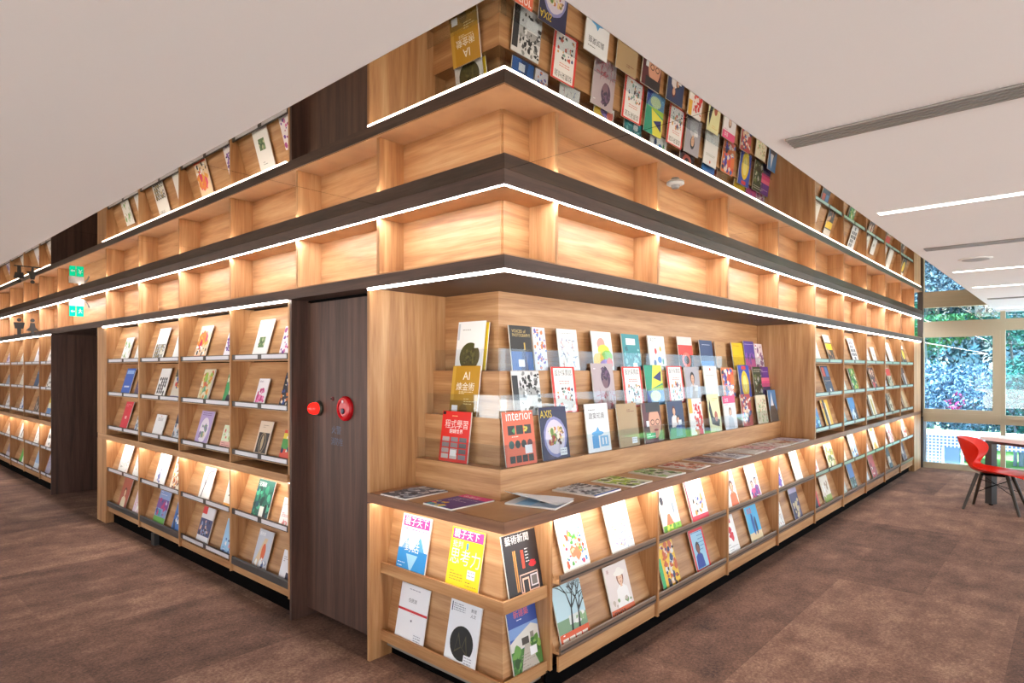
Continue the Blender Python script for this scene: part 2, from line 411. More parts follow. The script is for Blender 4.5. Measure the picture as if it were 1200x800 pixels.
Lsweep('top_board', [(.0125, .8145), (.53, .8145), (.53, .863), (.0125, .863)], .957, XR-.02, OAKT, ct)
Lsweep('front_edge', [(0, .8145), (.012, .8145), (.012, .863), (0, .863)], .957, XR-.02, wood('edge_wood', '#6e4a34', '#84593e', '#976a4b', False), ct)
# lower rack on the right
tR = thing('magazine_rack', 'long low oak magazine rack with nine bays under the counter, toward the window', 'magazine rack', (4.5, .1, 0))
divR = [.382]+RD[1:]
lower(tR, 'R', divR, 'mmmmggggg', 'mmmmmmmmm', .10, s0=.055)
fb('end_post', 'R', 8.8395, 9.34, 0, .14, 0, .8135, OAKV, tR)
fb('kick_plate', 'R', .36, 8.8395, .07, .08, 0, .099, BLACK, tR)
# upper rack on the right
tU = thing('magazine_rack', 'oak magazine rack with five bays above the counter, beside the window', 'magazine rack', (6.7, .1, .864))
divU = RD[4:]
upper(tU, 'R', divU, 'g')
fb('end_post', 'R', 8.8395, 9.34, 0, .14, .8645, 1.9115, OAKV, tU)
fb('side_panel', 'R', 4.146, 4.158, 0.0, .53, .8638, 1.9115, OAKV, tU)
# stepped display
tS = thing('stepped_display', 'three-step oak display stand with clear acrylic holders, wrapping the corner', 'display stand', (.4, .4, .863))
S1, S2, S3, S4 = .30, .37, .43, .52
uLx, uRx = .9365, 4.1455
Lsweep('step', [(S1, .8635), (S4, .8635), (S4, 1.013), (S1, 1.013)], uLx, uRx, OAKH, tS)
Lsweep('step', [(S2, 1.0135), (S4, 1.0135), (S4, 1.251), (S2, 1.251)], uLx, uRx, OAKH, tS)
Lsweep('step', [(S3, 1.2515), (S4, 1.2515), (S4, 1.489), (S3, 1.489)], uLx, uRx, OAKH, tS)
Lsweep('back_panel', [(S4+.0005, .8635), (S4+.02, .8635), (S4+.02, 1.9115), (S4+.0005, 1.9115)], uLx, uRx, OAKH, tS)
fb('side_panel', 'L', .937, .957, 0, .53, .8638, 1.9115, OAKV, tS)
for s, z in ((S1, 1.0135), (S2, 1.2515), (S3, 1.4895)):
    fb('acrylic_holder', 'L', s+.012, .925, s+.003, s+.007, z, z+.115, ACRYL, tS)
    fb('acrylic_cheek', 'L', s+.006, s+.010, s+.003, s+.055, z, z+.115, ACRYL, tS)
    us = [s+.012, .72, 1.42, 2.12, 2.82, 3.50, 4.13]
    for a, b in zip(us[:-1], us[1:]):
        fb('acrylic_holder', 'R', a+.002, b-.002, s+.003, s+.007, z, z+.115, ACRYL, tS)

# ------------------------------------------------------------------ magazines
_tc = {}
def text_geo(s):
    if s in _tc: return _tc[s]
    cu = bpy.data.curves.new('tmp', 'FONT'); cu.body = s; cu.resolution_u = 2; cu.fill_mode = 'FRONT'
    o = bpy.data.objects.new('tmp', cu); me = o.to_mesh()
    vs = [(v.co.x, v.co.y) for v in me.vertices]; fs = [tuple(p.vertices) for p in me.polygons]
    o.to_mesh_clear(); bpy.data.objects.remove(o); bpy.data.curves.remove(cu)
    if not vs: _tc[s] = ([], [], 1); return _tc[s]
    x0 = min(v[0] for v in vs); x1 = max(v[0] for v in vs); y0 = min(v[1] for v in vs); y1 = max(v[1] for v in vs)
    h = max(y1-y0, 1e-4); vs = [((x-x0)/h, (y-y0)/h) for x, y in vs]
    _tc[s] = (vs, fs, (x1-x0)/h); return _tc[s]
class Ink:
    """flat print: coloured polygons in a unit-width page, u 0..1, v 0..A"""
    def __init__(s, A): s.A = A; s.v = []; s.f = []; s.c = []; s.l = 0
    def layer(s): s.l += 1
    def poly(s, pts, col):
        b = len(s.v); s.v += [(min(max(x, 0), 1), min(max(y, 0), s.A), s.l) for x, y in pts]; s.f.append(tuple(range(b, b+len(pts)))); s.c.append(lin(col))
    def rect(s, x0, y0, x1, y1, col): s.poly([(x0, y0), (x1, y0), (x1, y1), (x0, y1)], col)
    def ell(s, cx, cy, rx, ry, col, n=18, jit=0, rnd=None, a0=0):
        s.poly([(cx+math.cos(a0+2*PI*k/n)*rx*(1+(rnd.uniform(-jit, jit) if jit else 0)), cy+math.sin(a0+2*PI*k/n)*ry*(1+(rnd.uniform(-jit, jit) if jit else 0))) for k in range(n)], col)
    def text(s, t, x, y, h, col, maxw=None, sx=1):
        vs, fs, w = text_geo(t)
        if not vs: return
        k = h
        if maxw and w*k*sx > maxw: sx = maxw/(w*k)
        b = len(s.v); s.v += [(x+a*k*sx, y+c*k, s.l) for a, c in vs]
        for f in fs: s.f.append(tuple(b+i for i in f)); s.c.append(lin(col))
PG = {}
def design(ink, bg, ops, rnd):
    A = ink.A; ink.rect(0, 0, 1, A, bg); ink.layer()
    if not ops: ops = [('lines', .12, .78, .88, .92, 2, '#8a8688'), ('lines', .12, .1, .6, .2, 2, '#a09c9c'), ('blobs', .2, .3, .8, .65, 5, .1, ['#c8c4c0', '#dcd8d4', '#a8a4a0'])]
    for op in ops:
        k = op[0]
        if k == 'blobs' and op[5] >= 7: op = op[:5]+(int(op[5]*1.7), op[6]*.85)+op[7:]
        if k == 'r': ink.rect(op[1], op[2]*A, op[3], op[4]*A, op[5])
        elif k == 'c': ink.ell(op[1], op[2]*A, op[3], op[3], op[4], 28)
        elif k == 'e': ink.ell(op[1], op[2]*A, op[3], op[4], op[5], 20, .04, rnd)
        elif k == 't': ink.text(op[1], op[2], op[3]*A, op[4], op[5], op[6] if len(op) > 6 else None)
        elif k == 'blobs':   # x0 y0 x1 y1 n size palette
            for i in range(op[5]):
                c = rnd.choice(op[7]); r = op[6]*rnd.uniform(.4, 1.2)
                cx, cy = rnd.uniform(op[1], op[3]), rnd.uniform(op[2], op[4])*A
                ink.ell(cx, cy, r, r*rnd.uniform(.5, 1.5), c, 9, .35, rnd, rnd.uniform(0, 6)); ink.l += .25
        elif k == 'strokes':
            for i in range(op[5]):
                c = rnd.choice(op[7]); L = op[6]*rnd.uniform(.5, 1.4); a = rnd.uniform(0, PI); w = .012
                cx, cy = rnd.uniform(op[1], op[3]), rnd.uniform(op[2], op[4])*A
                dx, dy = math.cos(a)*L, math.sin(a)*L; nx, ny = -math.sin(a)*w, math.cos(a)*w
                ink.poly([(cx-dx-nx, cy-dy-ny), (cx+dx, cy+dy), (cx-dx+nx, cy-dy+ny)], c); ink.l += .1
        elif k == 'dots':    # x0 y0 x1 y1 nx ny r palette
            for i in range(op[5]):
                for j in range(op[6]):
                    ink.ell(op[1]+(op[3]-op[1])*(i+.5)/op[5], (op[2]+(op[4]-op[2])*(j+.5)/op[6])*A, op[7], op[7], rnd.choice(op[8]), 8)
        elif k == 'grid':
            for i in range(op[5]):
                for j in range(op[6]):
                    W = (op[3]-op[1])/op[5]; H = (op[4]-op[2])*A/op[6]
                    ink.rect(op[1]+W*i+W*.08, op[2]*A+H*j+H*.1, op[1]+W*(i+.92), op[2]*A+H*(j+.9), rnd.choice(op[7]))
        elif k == 'lines':   # text lines x0 y0 x1 y1 n col
            for i in range(op[5]):
                y = (op[2]+(op[4]-op[2])*(i+.5)/op[5])*A; x = op[1]
                while x < op[3]:
                    w = rnd.uniform(.03, .10); ink.rect(x, y, min(x+w, op[3]), y+.018, op[6]); x += w+.02
                    if rnd.random() < .12: break
        elif k == 'fig':     # person on a cover: cx, base, scale, skin, hair, clothes
            cx, b, sc_, skin, hair, cl = op[1:7]
            ink.poly([(cx-.30*sc_, b*A), (cx+.30*sc_, b*A), (cx+.24*sc_, b*A+.42*sc_), (cx+.07*sc_, b*A+.52*sc_), (cx-.07*sc_, b*A+.52*sc_), (cx-.24*sc_, b*A+.42*sc_)], cl); ink.layer()
            ink.ell(cx, b*A+.70*sc_, .155*sc_, .20*sc_, hair, 16); ink.layer()
            ink.rect(cx-.05*sc_, b*A+.47*sc_, cx+.05*sc_, b*A+.58*sc_, skin); ink.ell(cx, b*A+.66*sc_, .11*sc_, .15*sc_, skin, 16); ink.layer()
            ink.ell(cx-.04*sc_, b*A+.68*sc_, .014*sc_, .01*sc_, '#222', 8); ink.ell(cx+.04*sc_, b*A+.68*sc_, .014*sc_, .01*sc_, '#222', 8); ink.ell(cx, b*A+.59*sc_, .03*sc_, .01*sc_, '#a33', 8)
        elif k == 'tree':
            x, y = op[1], op[2]*A
            def br(x, y, a, L, w, d):
                x2, y2 = x+math.cos(a)*L, y+math.sin(a)*L; nx, ny = -math.sin(a)*w, math.cos(a)*w
                ink.poly([(x-nx, y-ny), (x2-nx*.6, y2-ny*.6), (x2+nx*.6, y2+ny*.6), (x+nx, y+ny)], op[4]); ink.l += .02
                if d > 0:
                    for q in range(3): br(x2, y2, a+rnd.uniform(-.8, .8), L*.72, w*.6, d-1)
            br(x, y, PI/2-.2, op[3], .035, 4)
        elif k == 'p': ink.poly([(x, y*A) for x, y in op[1]], op[2])
        ink.layer()
LABELS = set(); BAD = []
def set_label(o, label):
    n = len(label.split())
    if n < 4 or n > 16: BAD.append((n, label))
    if label in LABELS: BAD.append(('dup', label))
    LABELS.add(label); o['label'] = label
def ink_mesh(name, ink, W, flat_y, m, parent):
    me = bpy.data.meshes.new(name)
    me.from_pydata([((x-.5)*W, flat_y-l*.00016, y*W) for x, y, l in ink.v], [], ink.f)
    a = me.attributes.new('ink', 'FLOAT_COLOR', 'CORNER'); data = []
    for p, c in zip(me.polygons, ink.c): data += [c[0], c[1], c[2], 1.0]*p.loop_total
    a.data.foreach_set('color', data)
    return link(name, me, m, parent)
def magazine(desc, where, face, u, s, z, W, H, tilt, bgc, ops, group, th=.006, yaw=0, flat=None, spine=None, seed=0):
    z0 = z+(th+.002)*math.sin(tilt)+.0008
    loc = P(face, u, s, z0) if flat is None else (u, s, z)
    o = bpy.data.objects.new('magazine', None); C.objects.link(o); o.empty_display_size = .03
    o.location = loc
    if flat is None: o.rotation_euler = (-tilt, 0, (-PI/2 if face == 'L' else 0)+yaw)
    else: o.rotation_euler = (-PI/2, 0, flat)
    set_label(o, desc+' '+where); o['category'] = 'magazine'; o['group'] = group
    rnd = random.Random(seed or (desc+where).__len__()*7+int(u*100))
    if th == .006: th = rnd.choice([.004, .005, .006, .008])
    v = boxv((-W/2, 0, 0), (W/2, th, H))
    pg = mk('pages', v, BOXF, PAPER if spine is None else spine, o)
    ink = Ink(H/W); design(ink, bgc, ops, rnd)
    ink_mesh('front_cover', ink, W, -.0003, PRINT, o)
    return o

def mast(t, col, y=.84, h=.13): return [('t', t, .08, y, h, col, .84)]

magazine('white magazine dotted with green discs','on top ledge, fourth bay left of door','L',4.829,0.026,1.565,0.203,0.231,0.270,'#f4f3f0',[('blobs',.1,.1,.9,.8,9,.12,['#7fb070','#cfd8c0','#9a8f60'])],'magazines on the rack left of the door')
magazine('white magazine with lilac specks','on top ledge, fourth bay left of door','L',4.467,0.026,1.565,0.200,0.259,0.270,'#f5f3f5',[('blobs',.1,.1,.9,.6,9,.07,['#a78bc0','#ddd'])],'magazines on the rack left of the door')
magazine('white magazine with black rings and capital masthead','on top ledge, third bay left of door','L',3.999,0.026,1.565,0.235,0.286,0.270,'#f3f2ee',mast('TURTE','#3a3a3c',.82,.11)+[('dots',.08,.08,.95,.5,5,4,.085,['#222','#e6dfc8','#222','#777']),('dots',.08,.08,.95,.5,5,4,.045,['#f3f2ee','#b8a46a'])],'magazines on the rack left of the door')
magazine('plain white magazine half hidden by divider','on top ledge, third bay left of door','L',3.570,0.026,1.565,0.200,0.217,0.270,'#f6f5f2',[('lines',.1,.8,.9,.9,2,'#999')],'magazines on the rack left of the door')
magazine('orange magazine with pink blossom artwork','on top ledge, second bay left of door','L',3.140,0.026,1.565,0.205,0.268,0.270,'#f6d9b8',[('blobs',.15,.3,.85,.85,14,.16,['#e8527c','#f08a3c','#f3b04a','#e23a63']),('r',0,0,1,.12,'#e4502c'),('blobs',.1,.15,.9,.4,10,.07,['#2b2b33','#fff'])],'magazines on the rack left of the door')
magazine('white magazine with violet splash pattern','on top ledge, second bay left of door','L',2.647,0.026,1.565,0.170,0.238,0.270,'#f2eef5',[('blobs',.05,.05,.9,.7,20,.08,['#5b3b8c','#8a5fb0','#2d2350'])],'magazines on the rack left of the door')
magazine('white magazine with small green garden photo','on top ledge, first bay left of door','L',2.198,0.026,1.565,0.193,0.265,0.270,'#f3f3f1',[('r',.28,.28,.68,.55,'#5d7c4e'),('blobs',.3,.3,.66,.53,8,.06,['#c8c6a0','#2f4a33','#8fb07a']),('lines',.3,.8,.7,.9,2,'#557')],'magazines on the rack left of the door')
magazine('white magazine with magenta flowers cut by jamb','on top ledge, first bay left of door','L',1.853,0.026,1.565,0.170,0.207,0.270,'#f4ecf2',[('blobs',.05,.1,.8,.9,14,.09,['#b04a96','#7a4aa8','#e07ab0'])],'magazines on the rack left of the door')
magazine('blue magazine with white footer','on second ledge, fourth bay left of door','L',4.818,0.026,1.250,0.229,0.259,0.270,'#2f62c4',[('r',.1,.8,.9,.93,'#9cc0ee'),('r',.2,.3,.8,.36,'#dfe9fb'),('r',0,0,1,.08,'#c8daf6')],'magazines on the rack left of the door')
magazine('dark violet magazine','on second ledge, fourth bay left of door','L',4.467,0.026,1.250,0.200,0.212,0.270,'#5a4a74',[('blobs',.1,.1,.9,.8,8,.1,['#8d7ab0','#2f2745'])],'magazines on the rack left of the door')
magazine('black and white checked magazine','on second ledge, third bay left of door','L',3.953,0.026,1.250,0.213,0.259,0.270,'#f0f0ee',[('dots',.1,.05,.9,.7,4,6,.075,['#15151a','#f0f0ee','#15151a'])],'magazines on the rack left of the door')
magazine('black magazine with a bright bird figure','on second ledge, third bay left of door','L',3.617,0.026,1.250,0.200,0.252,0.270,'#d8cfc0',[('r',0,.75,1,1,'#3b3733'),('blobs',.3,.3,.7,.7,10,.13,['#e8a32c','#c8302c','#2458a8','#1b1b1b']),('r',0,0,1,.12,'#8a7fc0')],'magazines on the rack left of the door')
magazine('watercolour magazine in green and orange','on second ledge, second bay left of door','L',3.084,0.026,1.250,0.184,0.253,0.270,'#e3dcc0',[('blobs',.1,.1,.9,.9,24,.14,['#9cc04a','#e69a3c','#6fb08a','#d8c890','#c86a50'])],'magazines on the rack left of the door')
magazine('deep green magazine with dark figure','on second ledge, second bay left of door','L',2.661,0.026,1.250,0.170,0.234,0.270,'#3c9c5c',[('fig',.5,.02,.8,'#e8d8c8','#1c1c28','#2a2238'),('blobs',.05,.7,.9,.95,8,.08,['#d8e8c8','#1c5c3c'])],'magazines on the rack left of the door')
magazine('white magazine with pink bouquet','on second ledge, first bay left of door','L',2.200,0.026,1.250,0.140,0.190,0.270,'#f3eef0',mast('花與生活','#8a7a86',.86,.09)+[('blobs',.2,.2,.85,.62,16,.13,['#e0559a','#f08ac0','#c83a7c']),('r',.2,0,.8,.1,'#d86aa4')],'magazines on the rack left of the door')
magazine('dark magazine with orange label cut by jamb','on second ledge, first bay left of door','L',1.853,0.026,1.250,0.170,0.232,0.270,'#34343e',[('blobs',.0,.1,.7,.9,12,.1,['#d87a2c','#e8e0d0','#3050a0'])],'magazines on the rack left of the door')
magazine('bright red magazine','on third ledge, fourth bay left of door','L',4.870,0.026,0.925,0.193,0.271,0.270,'#dd1f3a',[('r',.35,.4,.6,.5,'#f6c0c4'),('lines',.15,.82,.85,.92,2,'#f6d0d0')],'magazines on the rack left of the door')
magazine('pale blue magazine with gray figures','on third ledge, fourth bay left of door','L',4.467,0.026,0.925,0.200,0.184,0.270,'#c8d2e0',[('blobs',.1,.05,.7,.8,9,.12,['#44597c','#8a98b0','#e8d8a0'])],'magazines on the rack left of the door')
magazine('small white magazine','on third ledge, third bay left of door','L',4.011,0.026,0.925,0.216,0.191,0.270,'#f2f2f2',[('lines',.25,.7,.75,.85,3,'#888'),('r',.5,.9,.55,.95,'#c33')],'magazines on the rack left of the door')
magazine('navy magazine with white lower half','on third ledge, third bay left of door','L',3.581,0.026,0.925,0.200,0.269,0.270,'#20244a',[('r',.0,.08,1,.5,'#c9d0da'),('blobs',.1,.1,.8,.45,7,.1,['#6a7486','#39405c','#e8c8a8'])],'magazines on the rack left of the door')
magazine('lavender magazine with ornate crest','on third ledge, second bay left of door','L',3.119,0.026,0.925,0.224,0.262,0.270,'#b8a4d4',[('e',.5,.45,.34,.42,'#e8e2ee'),('blobs',.3,.25,.7,.6,9,.1,['#7a9a8a','#8a70b0','#d8c8a0']),('lines',.15,.85,.85,.95,2,'#4b3a74')],'magazines on the rack left of the door')
magazine('pale green magazine with pink footer','on third ledge, second bay left of door','L',2.689,0.026,0.925,0.200,0.177,0.270,'#dfe8c8',[('r',0,0,1,.35,'#e8b0a8'),('blobs',.1,.4,.8,.8,8,.1,['#9cbc78','#d86a5c','#eee']),('lines',.1,.1,.7,.3,3,'#944')],'magazines on the rack left of the door')
magazine('beige magazine with black orbit emblem','on third ledge, first bay left of door','L',2.191,0.026,0.925,0.168,0.236,0.270,'#e2cdb6',[('r',.1,.12,.92,.68,'#221a1c'),('e',.5,.4,.26,.40,'#8c7a60'),('e',.5,.4,.22,.34,'#221a1c'),('e',.5,.4,.10,.30,'#b09a7a'),('lines',.3,.8,.75,.9,2,'#8a6a58')],'magazines on the rack left of the door')
magazine('red and green magazine cut by jamb','on third ledge, first bay left of door','L',1.853,0.026,0.925,0.170,0.196,0.270,'#d8452c',[('r',0,.4,1,.72,'#4c9c4c'),('r',0,.72,1,.9,'#e8d040'),('blobs',0,.3,.6,.8,6,.1,['#28406c','#f0f0e0'])],'magazines on the rack left of the door')
magazine('white magazine with grey leaf sketches','on fourth ledge, fourth bay left of door','L',4.895,0.026,0.518,0.235,0.283,0.270,'#f5f4ef',[('strokes',.1,.1,.9,.9,30,.10,['#6a7a6a','#8a8a90'])],'magazines on the rack left of the door')
magazine('white magazine with faint grey lattice','on fourth ledge, fourth bay left of door','L',4.512,0.026,0.518,0.200,0.282,0.270,'#f2f1f0',[('strokes',.05,.1,.8,.9,26,.10,['#9a9aa4','#b8b8c0'])],'magazines on the rack left of the door')
magazine('white magazine with blue dancer','on fourth ledge, third bay left of door','L',3.967,0.026,0.518,0.235,0.285,0.270,'#f5f5f4',[('blobs',.3,.1,.6,.5,6,.09,['#6a78b8','#a0a8d0']),('lines',.3,.85,.9,.92,1,'#889')],'magazines on the rack left of the door')
magazine('white magazine with orange folk pattern','on fourth ledge, third bay left of door','L',3.623,0.026,0.518,0.202,0.273,0.270,'#f3ead8',[('blobs',.1,.1,.9,.85,28,.07,['#e0842c','#a85420','#f0c060','#6b3c28'])],'magazines on the rack left of the door')
magazine('white magazine with bare ink branch','on fourth ledge, second bay left of door','L',3.068,0.026,0.518,0.183,0.249,0.270,'#f6f5f2',[('tree',.25,.1,.45,'#3b3a48'),('r',.8,.88,.9,.96,'#7050a0')],'magazines on the rack left of the door')
magazine('cream magazine with orange footer','on fourth ledge, second bay left of door','L',2.647,0.026,0.518,0.170,0.239,0.270,'#f4efe2',[('r',0,0,1,.16,'#f0a84c'),('blobs',.1,.3,.8,.9,9,.07,['#8a7a50','#3a3a3a','#d8c8a0'])],'magazines on the rack left of the door')
magazine('dark green jungle magazine with capital masthead','on fourth ledge, first bay left of door','L',2.198,0.026,0.518,0.217,0.256,0.270,'#1e5c50',mast('花蓮誌','#e8f0ea',.82,.14)+[('blobs',.05,.05,.95,.75,26,.12,['#2c8c6c','#0f3c34','#4cb08c','#164c5c']),('r',.45,.05,.7,.34,'#eef2ea'),('r',.7,.08,.85,.4,'#101c1c')],'magazines on the rack left of the door')
magazine('white magazine with red lettering cut by jamb','on fourth ledge, first bay left of door','L',1.853,0.026,0.518,0.170,0.181,0.270,'#f6f2f0',[('lines',.1,.35,.6,.5,3,'#d84a4c'),('blobs',.2,.1,.6,.25,5,.07,['#e89a9c']),('lines',.1,.7,.6,.8,2,'#a88')],'magazines on the rack left of the door')
magazine('red and brown portrait magazine','on bottom ledge, fourth bay left of door','L',4.907,0.026,0.192,0.219,0.277,0.270,'#b8583c',[('fig',.5,.02,.95,'#e8c8a0','#5c2418','#e8d8b8')],'magazines on the rack left of the door')
magazine('pink and white magazine','on bottom ledge, fourth bay left of door','L',4.512,0.026,0.192,0.200,0.269,0.270,'#f0dce8',[('blobs',.1,.1,.8,.9,10,.1,['#d86aa0','#fff','#e8a0c0'])],'magazines on the rack left of the door')
magazine('purple and teal magazine with green base','on bottom ledge, third bay left of door','L',3.977,0.026,0.192,0.235,0.291,0.270,'#8aa4d8',[('r',0,.45,1,.72,'#7c4a9c'),('r',0,0,1,.22,'#6cb84c'),('r',.1,.24,.5,.42,'#3c9cb0'),('lines',.1,.8,.9,.94,2,'#e8e8f4'),('blobs',.1,.3,.9,.7,8,.09,['#c83a7c','#dce','#44549c'])],'magazines on the rack left of the door')
magazine('bright blue magazine with white sails','on bottom ledge, third bay left of door','L',3.605,0.026,0.192,0.166,0.284,0.270,'#3c74c4',[('blobs',.1,.1,.8,.5,8,.13,['#e8f0fa','#1c3c6c']),('r',0,.75,1,1,'#8cb8ec')],'magazines on the rack left of the door')
magazine('white magazine with red corner and crowd photo','on bottom ledge, second bay left of door','L',3.099,0.026,0.192,0.201,0.269,0.270,'#e9e7ec',[('r',0,.8,.38,1,'#e0282c'),('r',0,.22,1,.68,'#3c4474'),('blobs',.1,.25,.9,.66,16,.08,['#d8b8a8','#6c2c4c','#8ca0c8','#1c1c34'])],'magazines on the rack left of the door')
magazine('light blue slim magazine','on bottom ledge, second bay left of door','L',2.675,0.026,0.192,0.200,0.242,0.270,'#9cc8ec',[('blobs',.1,.1,.8,.5,9,.08,['#f4f4f8','#4c6cb0','#e89aa8'])],'magazines on the rack left of the door')
magazine('grey magazine with diagonal orange figure','on bottom ledge, first bay left of door','L',2.201,0.026,0.192,0.187,0.251,0.270,'#c4c8d4',mast('藝術家','#f6f6f8',.84,.13)+[('p',[(.05,.05),(.35,.05),(.72,.8),(.5,.8)],'#e0c49c'),('e',.58,.45,.14,.3,'#e0622c'),('blobs',.1,.05,.9,.3,7,.08,['#3c4c7c','#f0f0f0'])],'magazines on the rack left of the door')
magazine('white magazine with dark square cut by jamb','on bottom ledge, first bay left of door','L',1.853,0.026,0.192,0.170,0.180,0.270,'#eceaf0',[('r',.45,.02,.9,.3,'#34304c'),('lines',.1,.6,.6,.8,3,'#866')],'magazines on the rack left of the door')
magazine('white magazine','on top ledge, far left rack nearest the passage','L',7.610,0.026,1.565,0.200,0.238,0.270,'#f2f1f2',[],'magazines on the far left rack')
magazine('white and lilac magazine','on top ledge, far left rack second bay','L',8.265,0.026,1.565,0.235,0.255,0.270,'#f0edf5',[('blobs',.3,.5,.9,.9,5,.12,['#7c6cb0'])],'magazines on the far left rack')
magazine('plain white magazine','on top ledge, far left rack third bay','L',9.080,0.026,1.565,0.235,0.227,0.270,'#f2f0ee',[],'magazines on the far left rack')
magazine('violet patterned magazine','on top ledge, far left rack fourth bay','L',10.013,0.026,1.565,0.235,0.209,0.270,'#e8e2f2',[('blobs',.1,.1,.9,.9,12,.12,['#5c4a9c','#8a7ac0'])],'magazines on the far left rack')
magazine('black and white patterned magazine','on second ledge, far left rack nearest the passage','L',7.652,0.026,1.250,0.200,0.205,0.270,'#eeeeec',[('dots',.1,.05,.9,.9,3,6,.09,['#222','#eee'])],'magazines on the far left rack')
magazine('dark blue magazine','on second ledge, far left rack second bay','L',8.288,0.026,1.250,0.235,0.248,0.270,'#1f4a78',[('r',.1,.75,.9,.9,'#5c8cb8')],'magazines on the far left rack')
magazine('cream magazine','on second ledge, far left rack third bay','L',9.133,0.026,1.250,0.235,0.210,0.270,'#e8e2d2',[],'magazines on the far left rack')
magazine('grey blue magazine','on second ledge, far left rack fourth bay','L',10.044,0.026,1.250,0.235,0.170,0.270,'#8c98b0',[('r',0,.7,1,1,'#5c6c94')],'magazines on the far left rack')
magazine('white and yellow magazine','on third ledge, far left rack nearest the passage','L',7.652,0.026,0.925,0.200,0.225,0.270,'#f0eed8',[('r',0,.7,1,1,'#e8c83c'),('r',0,.1,1,.4,'#5c8cc8')],'magazines on the far left rack')
magazine('dark brown magazine','on third ledge, far left rack second bay','L',8.288,0.026,0.925,0.235,0.227,0.270,'#3c2a24',[],'magazines on the far left rack')
magazine('white magazine with blue spots','on third ledge, far left rack third bay','L',9.133,0.026,0.925,0.235,0.239,0.270,'#e8ecf4',[('blobs',.1,.1,.9,.6,7,.13,['#4c74b8'])],'magazines on the far left rack')
magazine('pale grey magazine','on third ledge, far left rack fourth bay','L',10.075,0.026,0.925,0.235,0.213,0.270,'#dcdce0',[],'magazines on the far left rack')
magazine('white magazine with dark foot','on fourth ledge, far left rack nearest the passage','L',7.695,0.026,0.518,0.200,0.304,0.270,'#f2f0ee',[('blobs',.2,.1,.8,.5,5,.12,['#444'])],'magazines on the far left rack')
magazine('blank white magazine','on fourth ledge, far left rack second bay','L',8.278,0.026,0.518,0.235,0.303,0.270,'#f5f3f0',[],'magazines on the far left rack')
magazine('white magazine with dark stripe','on fourth ledge, far left rack third bay','L',9.188,0.026,0.518,0.235,0.226,0.270,'#f2f2f2',[('r',.55,.2,.7,.8,'#333a40')],'magazines on the far left rack')
magazine('tall white magazine','on fourth ledge, far left rack fourth bay','L',10.014,0.026,0.518,0.235,0.242,0.270,'#f0efee',[],'magazines on the far left rack')
magazine('lilac magazine','on bottom ledge, far left rack nearest the passage','L',7.695,0.026,0.192,0.200,0.269,0.270,'#b8b0cc',[],'magazines on the far left rack')
magazine('light blue magazine','on bottom ledge, far left rack second bay','L',8.290,0.026,0.192,0.235,0.282,0.270,'#a8c8ec',[('r',0,0,1,.3,'#dce8f6')],'magazines on the far left rack')
magazine('vivid green magazine','on bottom ledge, far left rack third bay','L',9.135,0.026,0.192,0.235,0.246,0.270,'#58b83c',[('r',.6,0,1,1,'#e8f0e0')],'magazines on the far left rack')
magazine('purple grey magazine','on bottom ledge, far left rack fourth bay','L',10.044,0.026,0.192,0.235,0.197,0.270,'#8c84a0',[('r',0,0,1,.4,'#c8c4d8')],'magazines on the far left rack')
magazine('white magazine with colourful children drawing','on upper ledge, first bay right of corner','R',0.560,0.026,0.518,0.210,0.281,0.270,'#f7f5ee',[('t','童畫',.15,.86,.10,'#d06a5a'),('blobs',.15,.15,.9,.72,30,.055,['#e8623c','#5cb04c','#f0b83c','#4c8cc8','#d84a6c']),('blobs',.3,.2,.7,.5,5,.1,['#f0c8a0','#f08a5c'])],'magazines on the low rack right of the corner')
magazine('white magazine with violet line drawing','on upper ledge, first bay right of corner','R',0.976,0.026,0.518,0.221,0.274,0.270,'#f5f4f2',[('t','童畫',.15,.86,.09,'#d88a5a'),('strokes',.15,.12,.9,.75,46,.07,['#8c7cc0','#a8a0c8','#e8a45c','#8aa0c8'])],'magazines on the low rack right of the corner')
magazine('magazine with dark bare tree and orange footer','on bottom ledge, first bay right of corner','R',0.543,0.026,0.192,0.229,0.269,0.270,'#b8d4dc',[('r',0,.2,1,.42,'#7a9a78'),('r',.4,.3,.9,.45,'#d8dcd8'),('blobs',.5,.3,.95,.42,6,.08,['#8cac7c','#e4e4e0']),('tree',.45,.18,.46,'#1c1a18'),('tree',.7,.2,.34,'#2a2622'),('r',0,0,1,.2,'#d8582c'),('grid',.05,.01,.95,.13,4,1,['#f0e0d0','#2c2420','#e8e4dc']),('lines',.1,.13,.9,.2,1,'#fff')],'magazines on the low rack right of the corner')
magazine('magazine with lady in white hat','on bottom ledge, first bay right of corner','R',0.976,0.026,0.192,0.221,0.265,0.270,'#e9dcd6',[('fig',.62,.16,.95,'#eac0a0','#8a4a30','#f4f0ec'),('e',.62,.80,.24,.07,'#f3ece2'),('e',.62,.84,.13,.08,'#f3ece2'),('blobs',.1,.18,.9,.3,6,.08,['#c8b8a8','#8ca070']),('r',0,0,1,.16,'#d8683c'),('t','mina',.1,.02,.17,'#3c2420',.8),('t','美',.1,.85,.1,'#b88a7c')],'magazines on the low rack right of the corner')
magazine('white magazine with girl and green grass','on upper ledge, second bay right of corner','R',1.527,0.026,0.518,0.214,0.275,0.270,'#f6f4e4',[('r',0,0,1,.2,'#8cc83c'),('blobs',.1,.1,.9,.22,8,.07,['#d8e048','#5ca030']),('p',[(.22,.2),(.62,.2),(.48,.42),(.36,.42)],'#f07a4c'),('e',.2,.72,.09,.12,'#2c2430'),('e',.75,.55,.05,.2,'#8c9ca8')],'magazines on the low rack right of the corner')
